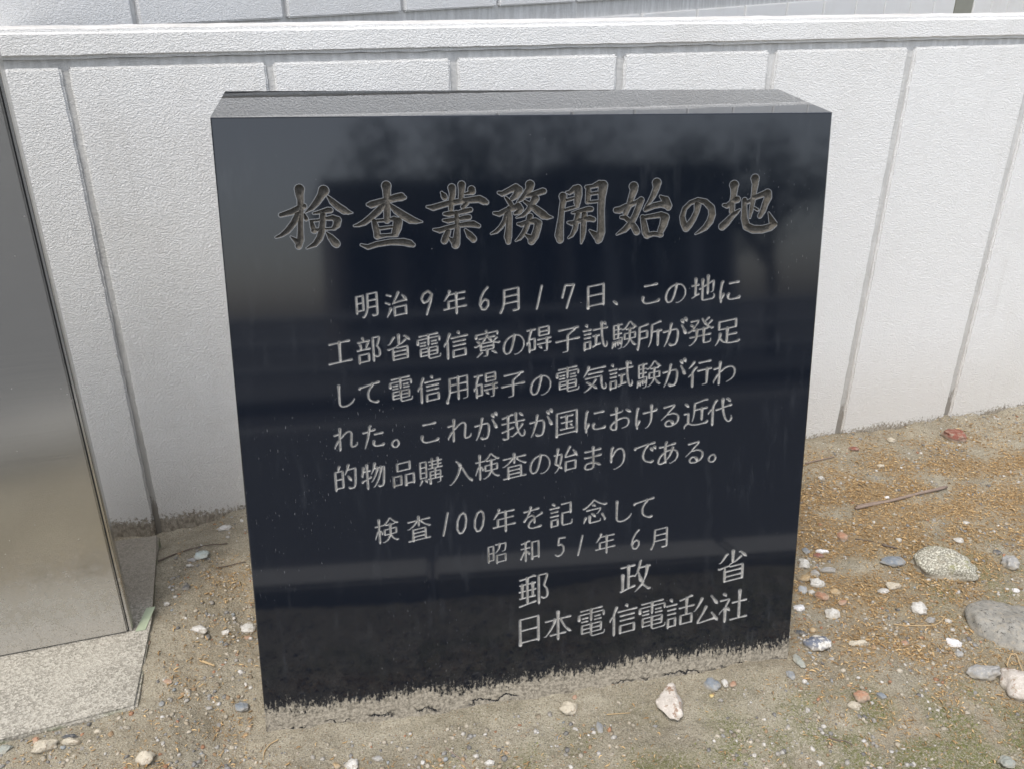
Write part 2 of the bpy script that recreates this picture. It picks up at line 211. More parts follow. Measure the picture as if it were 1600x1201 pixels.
STROKES = json.loads('''{"明":[[[34,93],[38,93],[43,88],[48,79],[51,69],[53,61],[54,16],[54,14],[56,14],[87,14],[89,15],[89,87],[88,91],[87,93],[83,94],[75,94],[72,92]],[[54,38],[89,38]],[[12,68],[36,68],[37,68],[37,64],[37,16],[36,16],[12,16],[12,18],[12,77]],[[37,41],[12,41]],[[53,62],[89,62]]],"治":[[[9,39],[22,46]],[[34,48],[35,46],[39,43],[41,37],[49,26],[57,11]],[[72,23],[81,34],[84,40],[87,42],[88,45]],[[84,41],[42,44],[39,44]],[[14,12],[28,18]],[[12,91],[26,67],[26,64]],[[84,90],[84,61],[41,61],[41,90],[84,90]]],"年":[[[25,71],[25,46],[26,45],[84,44]],[[8,71],[91,71]],[[27,21],[30,10]],[[27,21],[24,23],[14,36],[12,39],[9,40]],[[27,21],[87,22]],[[55,94],[55,22]]],"月":[[[59,93],[74,93],[77,92],[78,89],[78,17],[77,15],[76,15],[25,15],[24,49],[23,63],[18,79],[10,92]],[[23,63],[78,63]],[[24,39],[78,39]]],"日":[[[79,92],[79,17],[24,17],[22,17],[21,19],[21,93]],[[79,87],[21,87]],[[79,51],[21,51]]],"、":[[[11,73],[17,78],[25,87]]],"こ":[[[73,24],[53,25],[28,24]],[[82,82],[79,85],[71,87],[49,88],[35,87],[27,83],[23,78],[21,72],[22,63]]],"の":[[[52,87],[57,88],[66,86],[71,83],[76,80],[80,75],[85,66],[86,62],[86,55],[86,49],[84,43],[79,34],[72,27],[66,24],[58,22],[46,22],[34,26],[25,32],[18,41],[14,52],[13,61],[14,69],[19,78],[23,80],[27,80],[32,79],[35,77],[40,69],[44,59],[50,37],[52,22]]],"地":[[[67,38],[53,42],[47,43]],[[67,72],[67,9]],[[37,49],[46,47]],[[90,76],[92,80],[92,84],[90,89],[86,92],[56,92],[51,91],[48,89],[47,84],[47,19]],[[8,33],[32,33]],[[21,11],[21,69]],[[8,77],[19,72],[21,70],[33,66]],[[79,68],[85,67],[87,64],[88,30],[87,29],[82,30],[73,34],[67,34]]],"に":[[[83,27],[50,27]],[[24,16],[21,19],[16,51],[16,70],[17,76],[19,79],[19,89]],[[27,62],[27,64],[23,75],[19,78]],[[88,81],[86,84],[76,85],[59,85],[51,83],[47,80],[45,76],[45,67],[48,64]]],"工":[[[50,86],[50,21]],[[9,87],[91,87]],[[86,21],[14,21]]],"部":[[[40,48],[41,43],[44,34],[46,30],[48,28]],[[53,48],[9,48]],[[33,21],[29,9]],[[12,21],[52,21]],[[14,93],[14,66],[15,64],[47,64],[49,65],[49,68],[49,87],[48,89],[14,89]],[[73,77],[78,80],[83,80],[87,78],[89,74],[89,64],[88,58],[80,44],[88,23],[89,17],[88,15],[86,14],[68,14],[66,15],[66,94]],[[19,29],[22,39],[21,44],[21,48]]],"省":[[[68,15],[72,15],[73,16],[89,32]],[[33,14],[29,16],[22,26],[16,33],[13,35],[9,35]],[[49,9],[49,40]],[[79,63],[27,63]],[[39,48],[42,44],[47,42],[50,40],[56,39],[60,37],[73,28]],[[27,49],[27,90],[77,90],[79,90],[79,88],[79,53],[78,51],[43,51],[38,48],[12,52],[9,51]],[[79,77],[27,77]]],"電":[[[49,57],[49,88],[52,93],[57,94],[88,93],[91,90],[92,84]],[[38,46],[20,46]],[[81,69],[20,69]],[[77,36],[61,36]],[[11,38],[11,26],[12,25],[14,24],[87,24],[89,27],[89,38]],[[49,14],[49,47]],[[83,13],[53,13],[50,13],[47,13],[17,13]],[[38,36],[22,36]],[[80,46],[61,46]],[[49,57],[21,57],[20,59],[20,81],[78,81],[80,80],[81,59],[79,57],[49,57]]],"信":[[[41,40],[83,40]],[[8,51],[8,47],[13,40],[19,37]],[[34,26],[91,26]],[[63,17],[60,11]],[[41,54],[83,54]],[[28,11],[21,27],[19,35],[20,40],[20,94]],[[40,91],[40,71],[41,69],[82,69],[84,70],[84,89],[84,91],[40,91]]],"寮":[[[26,49],[27,53],[27,70],[27,72],[50,73],[69,73],[72,72],[73,70],[73,49]],[[26,51],[11,57],[6,56]],[[73,61],[27,61]],[[38,94],[46,94],[49,93],[50,89],[50,73]],[[42,33],[41,38],[36,43],[34,48]],[[22,32],[78,32]],[[12,92],[15,92],[28,81],[31,80]],[[50,16],[48,10]],[[11,27],[12,17],[47,17],[50,16],[53,17],[87,17],[88,19],[88,27]],[[51,24],[49,26],[48,32]],[[73,49],[82,40],[86,39]],[[73,49],[67,48],[64,49],[38,49],[33,48],[26,49]],[[85,92],[72,82],[68,81]],[[26,49],[23,45],[16,40]],[[67,48],[65,44],[60,38],[58,33]],[[73,51],[90,56],[95,55]]],"碍":[[[92,67],[45,67]],[[47,52],[92,52]],[[37,14],[9,14]],[[54,76],[61,84]],[[14,53],[8,56],[7,64]],[[51,26],[86,26]],[[79,52],[79,92],[77,94],[69,94]],[[16,89],[16,57],[14,52],[16,38],[21,22],[22,15]],[[16,82],[33,82],[35,81],[35,78],[35,46],[33,45],[16,45]],[[51,26],[51,13],[52,12],[84,12],[86,14],[86,38],[84,39],[52,39],[51,37],[51,26]]],"子":[[[9,54],[91,54]],[[76,18],[72,24],[52,37],[50,40],[50,88],[49,92],[47,93],[33,94]],[[87,17],[77,17],[19,17]]],"試":[[[8,26],[34,26]],[[68,79],[55,81],[42,86]],[[12,52],[32,52]],[[73,10],[74,48],[76,63],[80,83],[84,92],[87,94],[90,93],[91,92],[93,85],[93,81],[92,77]],[[44,29],[93,29]],[[12,89],[31,89],[32,88],[32,85],[32,66],[13,66],[12,68],[12,93]],[[53,51],[53,82]],[[43,50],[64,50]],[[83,12],[89,19]],[[22,16],[19,10]],[[33,39],[12,39]]],"験":[[[70,34],[69,70],[65,79],[59,86],[50,93],[45,93]],[[53,29],[58,34],[61,34],[82,34],[88,29]],[[11,71],[9,83],[7,89]],[[28,13],[28,58]],[[12,28],[38,28],[43,32],[48,32],[53,29],[60,21],[67,11],[70,10],[73,11],[79,19],[89,29],[92,31],[94,31]],[[17,71],[18,85]],[[69,68],[66,67],[51,66],[51,51],[52,48],[54,48],[87,48],[89,49],[89,52],[89,66],[74,67],[69,69]],[[71,69],[82,85],[89,92],[93,92]],[[12,43],[39,43]],[[32,68],[36,78],[41,79]],[[41,13],[14,13],[12,14],[13,58],[41,58],[42,59],[41,78],[39,92],[36,94],[29,95]],[[28,82],[25,70]],[[38,79],[37,78]]],"所":[[[43,13],[15,18],[13,20],[13,62],[11,81],[8,91],[9,95]],[[13,34],[39,34],[40,35],[41,38],[41,55],[40,57],[13,57]],[[89,13],[87,12],[58,19],[57,56],[55,70],[53,80],[47,92]],[[57,43],[92,43]],[[80,43],[80,93]]],"が":[[[34,36],[37,17],[38,16]],[[33,84],[38,88],[47,89],[53,88],[56,84],[59,78],[62,62],[62,47],[60,41],[57,37],[52,36],[36,36],[32,37],[11,38]],[[33,37],[32,44],[26,62],[21,76],[14,88]],[[82,22],[76,12]],[[94,59],[89,57],[85,46],[76,28]],[[88,8],[93,18]]],"発":[[[27,33],[24,42]],[[27,33],[31,32],[35,27],[40,20],[41,14],[38,13],[16,13]],[[27,33],[17,26]],[[75,35],[77,42]],[[75,35],[71,33],[67,28],[64,23],[61,21],[56,11]],[[75,35],[89,23]],[[88,84],[87,91],[84,93],[71,94],[66,93],[63,92],[62,84],[62,45]],[[37,45],[37,66],[35,74],[33,79],[28,85],[21,91],[15,94],[11,93]],[[79,11],[76,12],[64,22]],[[86,67],[14,67]],[[7,48],[10,48],[20,43],[24,42]],[[24,42],[26,45],[29,45],[72,45],[74,44],[77,42]],[[77,42],[81,42],[90,48],[94,47]]],"足":[[[26,57],[24,72],[22,74],[16,86],[10,93]],[[51,42],[50,89]],[[51,42],[21,41],[21,15],[81,15],[81,41],[51,42]],[[95,90],[88,93],[64,93],[53,91],[39,86],[33,81],[28,74],[24,72]],[[84,64],[51,64]]],"し":[[[84,71],[84,73],[76,82],[69,86],[62,89],[54,91],[43,91],[36,89],[32,86],[29,81],[28,74],[29,16]]],"て":[[[84,21],[62,23],[54,23],[27,26],[13,27],[11,30]],[[78,86],[73,88],[66,87],[57,83],[48,77],[43,68],[42,59],[42,53],[44,46],[50,36],[58,29],[60,23]]],"用":[[[9,97],[9,92],[16,77],[19,63],[19,18],[19,17],[21,17],[83,17],[85,17],[85,86],[84,91],[83,92],[81,93],[69,94]],[[19,64],[85,64]],[[19,40],[85,40]],[[51,93],[51,17]]],"気":[[[54,58],[42,74]],[[21,62],[23,62],[40,74],[42,74]],[[28,10],[26,19],[24,21],[17,32],[10,41]],[[59,89],[42,74]],[[40,74],[35,79],[28,85],[14,93],[12,93]],[[28,34],[79,34]],[[89,19],[26,19]],[[91,78],[93,84],[91,93],[85,94],[82,92],[80,89],[76,75],[75,50],[74,48],[17,48]]],"行":[[[61,94],[73,93],[76,91],[77,43]],[[91,43],[43,43]],[[37,30],[31,33],[24,43],[22,48],[23,53],[23,94]],[[22,50],[16,52],[8,58]],[[28,10],[19,20],[9,28]],[[47,16],[88,16]]],"わ":[[[11,81],[11,75],[23,58],[29,54]],[[59,86],[68,83],[76,79],[81,75],[85,70],[88,61],[88,53],[87,47],[85,43],[80,38],[77,36],[69,34],[63,34],[52,36],[37,45],[31,47]],[[30,89],[31,58],[30,53],[31,47],[33,14]],[[32,31],[12,33]]],"れ":[[[11,79],[11,74],[23,57],[29,54]],[[96,74],[94,81],[87,85],[79,86],[75,85],[73,82],[72,76],[76,39],[74,33],[70,30],[64,29],[57,31],[48,36],[38,44],[32,46]],[[30,89],[31,58],[30,53],[31,47],[31,38],[33,29],[33,14]],[[32,31],[12,33]]],"た":[[[18,88],[31,52],[34,38],[35,31]],[[39,29],[41,27]],[[57,28],[43,30],[38,30],[31,32],[14,32]],[[57,45],[86,45]],[[41,27],[41,27],[41,27]],[[88,85],[86,87],[81,88],[66,88],[57,86],[53,83],[51,79],[51,73],[52,69]],[[38,29],[38,16],[42,13]]],"。":[[[26,69],[29,73],[31,77],[32,81],[31,87],[28,90],[24,93],[19,93],[14,92],[10,89],[7,83],[7,79],[8,75],[11,72],[16,69],[22,68],[26,69]]],"我":[[[40,88],[47,89],[63,78],[68,76]],[[61,39],[60,11]],[[61,39],[9,39]],[[31,16],[30,91],[29,93],[27,94],[19,94],[17,94],[12,91]],[[31,64],[24,65],[9,68]],[[62,39],[63,54],[68,71],[68,75],[77,90],[82,94],[87,94],[90,92],[91,89],[93,81],[91,74]],[[62,39],[91,39]],[[84,53],[73,67],[68,70]],[[11,19],[30,16],[44,12],[49,13]],[[50,58],[38,61],[31,62]],[[87,24],[76,13]]],"国":[[[70,66],[66,61]],[[31,50],[69,50]],[[27,73],[74,73]],[[87,94],[87,16],[87,14],[84,14],[15,14],[13,15],[12,94]],[[49,29],[49,73]],[[28,29],[72,29]],[[87,89],[12,89]]],"お":[[[36,32],[16,32]],[[90,37],[73,26]],[[36,14],[36,79],[35,86],[34,88],[32,88],[23,87],[17,82],[15,76],[16,71],[22,65],[30,60],[36,59]],[[59,25],[58,28],[56,29],[36,31]],[[36,56],[50,53],[63,52],[72,54],[77,57],[80,60],[82,66],[82,71],[81,76],[79,79],[76,83],[70,86],[57,88]]],"け":[[[20,87],[19,78],[17,75],[16,69],[16,49],[20,19],[21,16],[23,16]],[[51,91],[56,90],[61,86],[66,79],[70,72],[72,56],[72,16]],[[90,33],[88,35],[78,37],[43,37]],[[19,77],[23,74],[27,62]]],"る":[[[43,47],[44,46],[43,47]],[[18,63],[31,53],[40,47],[43,42],[62,26],[65,21],[64,19],[62,19],[28,21]],[[41,47],[46,48],[58,47],[66,49],[74,53],[77,56],[80,60],[81,67],[80,76],[74,84],[68,87],[54,91],[46,90],[40,89],[36,87],[34,83],[33,80],[34,76],[38,72],[43,70],[47,70],[52,72],[56,75],[58,77],[61,83],[62,88]]],"近":[[[92,11],[84,10],[46,16],[44,51],[42,64],[38,77]],[[45,39],[91,39]],[[94,87],[89,91],[62,92],[49,91],[36,88],[23,80]],[[9,96],[10,89],[16,83],[23,80]],[[23,80],[23,47],[21,46],[9,46]],[[73,78],[73,39]],[[12,12],[15,14],[24,24]]],"代":[[[23,94],[23,40],[23,36],[25,27],[33,12],[37,10]],[[91,36],[63,39],[59,41],[36,43]],[[22,37],[16,40],[8,48],[7,52]],[[59,11],[59,29],[62,53],[66,68],[71,81],[78,90],[83,93],[88,92],[91,90],[93,84],[93,78],[92,74]],[[73,12],[77,12],[88,24]]],"的":[[[12,53],[40,53]],[[64,9],[62,11],[59,24],[57,26],[49,41]],[[12,91],[12,26],[14,25],[38,25],[40,26],[40,29],[40,83],[38,84],[12,84]],[[62,89],[66,92],[73,93],[81,92],[84,87],[86,79],[87,68],[89,27],[89,25],[87,25],[59,25]],[[23,25],[27,11],[29,8]],[[61,49],[72,67]]],"物":[[[56,9],[52,25],[42,43]],[[26,9],[26,94]],[[11,30],[36,30]],[[26,58],[37,55],[39,53]],[[64,26],[64,34],[56,52],[47,66],[44,70],[41,71]],[[52,26],[89,26],[91,27],[88,69],[87,82],[85,88],[82,92],[76,93],[72,93],[67,90]],[[79,26],[79,33],[76,44],[68,66],[58,83],[51,91],[48,92]],[[13,16],[11,29],[7,43],[8,47]],[[26,60],[19,61],[10,63],[8,64],[7,66]]],"品":[[[58,94],[58,59],[59,58],[61,58],[88,58],[88,93]],[[58,89],[88,89]],[[12,94],[12,58],[39,58],[40,58],[40,61],[40,89],[12,89]],[[74,14],[74,38],[73,40],[29,40],[27,39],[27,16],[27,14],[74,14]]],"購":[[[67,78],[67,42]],[[48,66],[87,66]],[[11,51],[33,51]],[[56,9],[56,41]],[[93,78],[41,78]],[[42,41],[93,41]],[[47,29],[89,29]],[[78,9],[78,41]],[[36,89],[31,79]],[[16,78],[11,89],[7,94]],[[91,17],[44,17]],[[11,32],[33,32]],[[48,94],[48,56],[48,53],[51,53],[84,53],[86,53],[87,56],[86,92],[84,94],[75,95]],[[11,51],[11,13],[13,13],[32,13],[33,15],[33,69],[31,69],[11,69],[11,51]]],"入":[[[34,13],[39,17],[47,27],[50,37]],[[50,37],[48,39],[43,53],[39,62],[29,76],[22,84],[13,91],[11,92],[7,91]],[[50,37],[55,39],[73,72],[81,82],[90,90],[92,95]]],"検":[[[66,69],[62,68],[44,67],[43,64],[43,51],[44,49],[86,48],[88,49],[88,66],[87,67],[69,68],[66,70]],[[23,9],[23,29],[22,47],[16,52],[8,72],[7,76]],[[94,31],[92,31],[86,28],[74,18],[68,11],[66,10],[63,11],[58,18],[47,28],[41,31],[9,31]],[[34,63],[34,59],[30,51],[22,47]],[[94,93],[90,93],[80,88],[74,82],[69,74],[66,71]],[[35,93],[41,94],[53,88],[58,83],[63,74],[66,71]],[[66,33],[66,71]],[[47,28],[49,32],[53,33],[81,33],[83,32],[86,28]],[[23,94],[23,51],[21,48]]],"査":[[[49,10],[49,42]],[[74,92],[74,54],[73,53],[70,53],[26,53],[26,56],[26,92]],[[74,79],[26,79]],[[26,66],[74,66]],[[91,92],[9,92]],[[91,22],[61,22],[54,23],[43,23],[39,22],[9,22]],[[58,23],[60,29],[72,39],[86,46],[89,48],[92,48]],[[41,23],[39,29],[27,40],[12,48],[6,48]]],"始":[[[17,30],[12,59],[13,61],[22,68],[26,70]],[[8,30],[33,30],[34,31],[34,39],[32,52],[26,73],[17,86],[9,92]],[[66,10],[65,11],[50,37],[49,43],[52,44],[87,41]],[[18,30],[21,10]],[[79,24],[86,34],[87,40],[90,42],[92,47]],[[49,94],[50,61],[85,61],[87,62],[87,64],[86,90],[49,90]],[[26,73],[31,76],[36,82]]],"ま":[[[23,26],[51,27],[80,25]],[[53,68],[41,68],[31,69],[27,71],[24,74],[22,80],[23,84],[25,87],[33,90],[46,90],[50,88],[53,85],[54,79],[53,15]],[[81,46],[58,48],[35,48],[22,47]],[[81,83],[73,78],[63,72],[54,71]]],"り":[[[26,63],[26,31],[29,15],[32,12]],[[27,43],[31,40],[37,31],[44,24],[50,21],[56,20],[63,21],[68,25],[72,32],[74,41],[75,51],[74,59],[72,68],[68,75],[61,82],[52,86],[41,90],[36,89]]],"で":[[[88,46],[84,38]],[[77,51],[73,42],[71,41]],[[83,22],[61,24],[54,23],[21,27],[12,28],[11,31]],[[78,86],[72,89],[65,87],[56,84],[51,81],[46,76],[42,68],[41,59],[44,47],[49,37],[57,29],[59,24]]],"あ":[[[41,26],[42,16],[44,13]],[[76,23],[38,27],[19,26]],[[57,89],[61,91],[68,88],[77,84],[81,80],[85,74],[87,66],[85,57],[83,52],[79,49],[71,44],[63,43],[54,43],[39,45]],[[42,76],[48,73],[56,64],[62,52],[65,43]],[[39,49],[31,51],[22,60],[16,69],[15,79],[18,84],[23,86],[29,85],[42,81]],[[40,27],[39,59],[43,85]],[[68,37],[67,43]]],"を":[[[36,26],[35,33],[29,42],[28,47]],[[16,26],[38,26],[71,23]],[[79,88],[77,89],[71,90],[49,91],[40,89],[34,85],[32,79],[34,73],[36,69],[47,60],[55,58]],[[39,26],[41,14]],[[56,54],[65,51],[82,44],[83,42]],[[55,73],[55,54],[53,49],[49,45],[43,44],[27,48],[16,60]]],"記":[[[36,38],[12,38]],[[38,53],[10,53]],[[52,15],[86,15],[86,53]],[[86,48],[56,48],[54,48],[53,81],[54,87],[56,91],[61,92],[86,92],[88,91],[90,89],[92,78]],[[8,24],[41,24]],[[19,9],[23,12],[26,17]],[[12,89],[12,67],[36,66],[36,87],[35,89],[12,89]]],"念":[[[31,68],[31,87],[32,90],[34,91],[68,91],[72,89],[73,83]],[[9,88],[16,70]],[[58,62],[62,61],[71,51],[72,47],[72,44],[21,44]],[[89,91],[90,86],[80,68]],[[44,28],[47,28],[54,34]],[[8,35],[12,35],[26,28],[36,21],[46,12],[49,11],[65,23],[78,30],[88,34],[95,33]],[[54,73],[45,63],[40,59]]],"昭":[[[61,14],[60,24],[58,32],[54,38],[46,46],[43,48],[40,47]],[[44,14],[88,15],[88,28],[85,44],[82,46],[73,47]],[[48,94],[48,62],[48,60],[86,60],[87,61],[87,64],[87,89],[48,89]],[[11,76],[32,76],[33,74],[33,72],[33,17],[31,17],[12,17],[11,19],[11,83]],[[33,46],[11,46]]],"和":[[[11,18],[28,15],[42,11],[46,12]],[[28,94],[28,50]],[[28,16],[28,39]],[[86,89],[86,20],[84,19],[59,19],[57,19],[57,21],[57,89]],[[86,82],[57,82]],[[27,50],[27,40]],[[7,81],[8,77],[16,64],[21,54],[26,50],[32,51],[35,53],[44,64],[44,69]],[[46,39],[28,39]],[[28,39],[27,40]],[[9,39],[24,39],[27,40]]],"郵":[[[47,68],[47,31]],[[53,68],[9,68]],[[55,13],[50,11],[30,15],[10,16]],[[54,31],[10,31]],[[31,87],[31,15]],[[8,49],[55,49]],[[16,68],[16,31]],[[8,90],[55,84]],[[73,77],[79,81],[84,81],[88,79],[90,75],[91,69],[90,62],[88,55],[82,47],[81,44],[89,22],[90,17],[89,15],[87,14],[67,14],[65,15],[65,94]]],"政":[[[57,41],[54,42],[49,48],[43,46],[30,46]],[[72,69],[69,68],[67,64],[60,43],[57,39],[59,31],[61,26],[64,11],[66,9]],[[9,17],[47,17]],[[30,17],[30,78]],[[48,75],[8,84]],[[13,82],[13,39]],[[94,92],[90,92],[87,90],[72,76]],[[61,28],[92,28]],[[50,93],[58,87],[69,77],[72,76]],[[85,28],[84,40],[81,53],[76,66],[72,69]],[[72,69],[72,76]]],"本":[[[40,31],[39,37],[37,43],[24,62],[11,76],[5,76]],[[11,31],[89,31]],[[50,93],[50,10]],[[26,76],[73,76]],[[59,31],[61,39],[72,59],[86,73],[90,76],[92,76]]],"話":[[[20,10],[24,17]],[[11,93],[12,66],[33,66],[34,66],[34,69],[34,87],[34,89],[11,89]],[[69,64],[69,16]],[[47,41],[92,41]],[[34,52],[11,52]],[[7,26],[37,26]],[[86,12],[83,11],[68,15],[49,18]],[[11,39],[34,39]],[[69,64],[53,64],[51,65],[51,88],[51,90],[86,90],[86,65],[84,64],[69,64]]],"公":[[[34,14],[31,21],[23,34],[15,44],[12,47],[10,47]],[[64,13],[73,26],[84,41]],[[48,42],[39,59],[25,78],[23,85],[31,86],[77,82]],[[67,64],[75,75],[77,82],[81,84],[86,92]]],"社":[[[68,10],[68,90]],[[47,41],[89,41]],[[42,91],[92,91]],[[6,67],[8,62],[17,55],[22,53],[24,51],[27,44],[33,34],[35,28],[34,27],[33,27],[9,27]],[[38,63],[37,61],[31,54],[24,51]],[[23,53],[24,56],[24,94]],[[19,9],[23,12],[26,17]]]}''')
KANA = "こののにがしてわれたおけるまりであを、。"
DIGITS = {  # slanted written numerals, unit em, centre 0
 '1': ["9,-40 4,-20 -4,15 -11,42"],
 '0': ["8,-38 -5,-30 -15,-8 -17,20 -9,36 3,34 14,16 19,-12 16,-32 8,-38"],
 '9': ["20,-30 6,-42 -12,-32 -20,-14 -12,0 4,-6 20,-30 14,-2 4,24 -2,42"],
 '6': ["14,-42 0,-28 -12,-6 -17,18 -9,36 4,36 15,22 15,6 4,0 -8,8 -15,22"],
 '7': ["-20,6 -15,-14 -10,-34 -8,-38 10,-38 24,-40 16,-16 6,12 -4,44"],
 '5': ["20,-40 -6,-38 -10,-8 4,-12 14,-2 14,16 4,32 -12,38 -22,32"]}
def resample(q, step=.03):
    q = np.asarray(q, float); s = np.r_[0, np.cumsum(np.hypot(*np.diff(q, axis=0).T))]
    t = np.unique(np.round(np.r_[np.linspace(0, s[-1], max(3, int(s[-1]/step)+1)), s], 4))
    return np.stack([np.interp(t, s, q[:, 0]), np.interp(t, s, q[:, 1])], -1), t
def brush(ss, kana=False):
    """centre lines of a character -> brush strokes as (x, y, radius), unit em, y down"""
    tot = sum(np.hypot(*np.diff(np.asarray(s, float)/100, axis=0).T).sum() for s in ss)
    k = 1.0 if kana else min(1.15, max(.70, 1.34-.075*tot)); out = []
    for s in ss:
        q = np.asarray(s, float)/100; closed = np.hypot(*(q[0]-q[-1])) < .02
        if q[0] @ (.6, 1.5) > q[-1] @ (.6, 1.5): q = q[::-1]
        p, t = resample(q); L = t[-1]
        if L < .03: continue
        p = p-.5; p[:, 1] -= .02+.165*p[:, 0]
        d = np.gradient(p, axis=0); d /= np.hypot(*d.T)[:, None]+1e-9; hz = np.abs(d[:, 0])
        r = .020*hz+.036*(1-hz)+.004 if kana else .0195*hz+.040*(1-hz)
        r = np.convolve(np.pad(r, 2, 'edge'), np.ones(5)/5, 'valid')
        if not closed:
            wl = L-t; m = min(.12, L*.35); head = np.exp(-(t/m)**2); tail = np.exp(-(wl/m)**2)
            e = p[-1]-p[max(0, len(p)-6)]; e = e/(np.hypot(*e)+1e-9)
            r = r*(1+.48*head)
            if e[0] < -.25 and e[1] > .2: r = r*(.22+.78*np.clip(wl/(.5*L), 0, 1)**.8)
            elif e[0] > .35 and e[1] > .35: r = r*(1+1.0*np.exp(-((wl-.10)/.09)**2))*np.where(wl < .06, .25+.75*wl/.06, 1)*(1-.3*head)
            elif abs(e[0]) > .8: r = r*(1+1.0*tail*np.where(wl < .03, .6, 1))
            elif e[1] > .7: r = r*(1+.12*tail)*np.where(wl < .04, .5+.5*wl/.04, 1)
            else: r = r*np.where(wl < .12, .2+.8*wl/.12, 1)
        out.append(np.c_[p, r*k*.84])
    return out

def face_scale(px, py, dx=20, dy=0):
    a, b = face_uv(px-dx, py-dy), face_uv(px+dx, py+dy); return np.hypot(*(b-a))/40
def chars_on_face():
    """every stroke as (n,3) array in face metres, with the row it belongs to"""
    out = []
    own = []
    for n, (x0, y0, txt) in enumerate(TITLE):
        own.append(0)
        for st in txt.split('|'):
            q = np.array([[float(v) for v in p.split(',')] for p in st.split()])
            xy = np.array([face_uv(x0+a/8.579, y0+b/8.579) for a, b, _ in q]); s = face_scale(x0+70, y0+70)
            out.append((n, np.c_[xy, q[:, 2]/8.579*s*.97]))
    for k, (txt, em, cen) in enumerate(ROWS):
        for ch, c in zip(txt, cen.split()):
            px, py = map(float, c.split(',')); o = face_uv(px, py); s = face_scale(px, py)*em*.92; sy = face_scale(px, py, 0, 20)*em*.97
            if ch in DIGITS:
                st = []
                for d in DIGITS[ch]:
                    q = np.array([[float(v) for v in p.split(',')] for p in d.split()])/100
                    q, t = resample(q, .025)
                    for _ in range(3): q[1:-1] = (q[:-2]+2*q[1:-1]+q[2:])/4
                    r = np.full(len(q), .031); r[-4:] *= (1, 1, .9, .8); st.append(np.c_[q, r])
            else: st = brush(STROKES[ch], ch in KANA)
            if ch in '、。':
                al = np.concatenate(st); m = (al[:, :2].min(0)+al[:, :2].max(0))/2
                st = [np.c_[q[:, :2]-m, q[:, 2]] for q in st]
            own.append(k+1)
            for q in st: out.append((len(own)-1, np.c_[o+q[:, :2]*(s, sy), q[:, 2]*s]))
    return out, np.array(own)

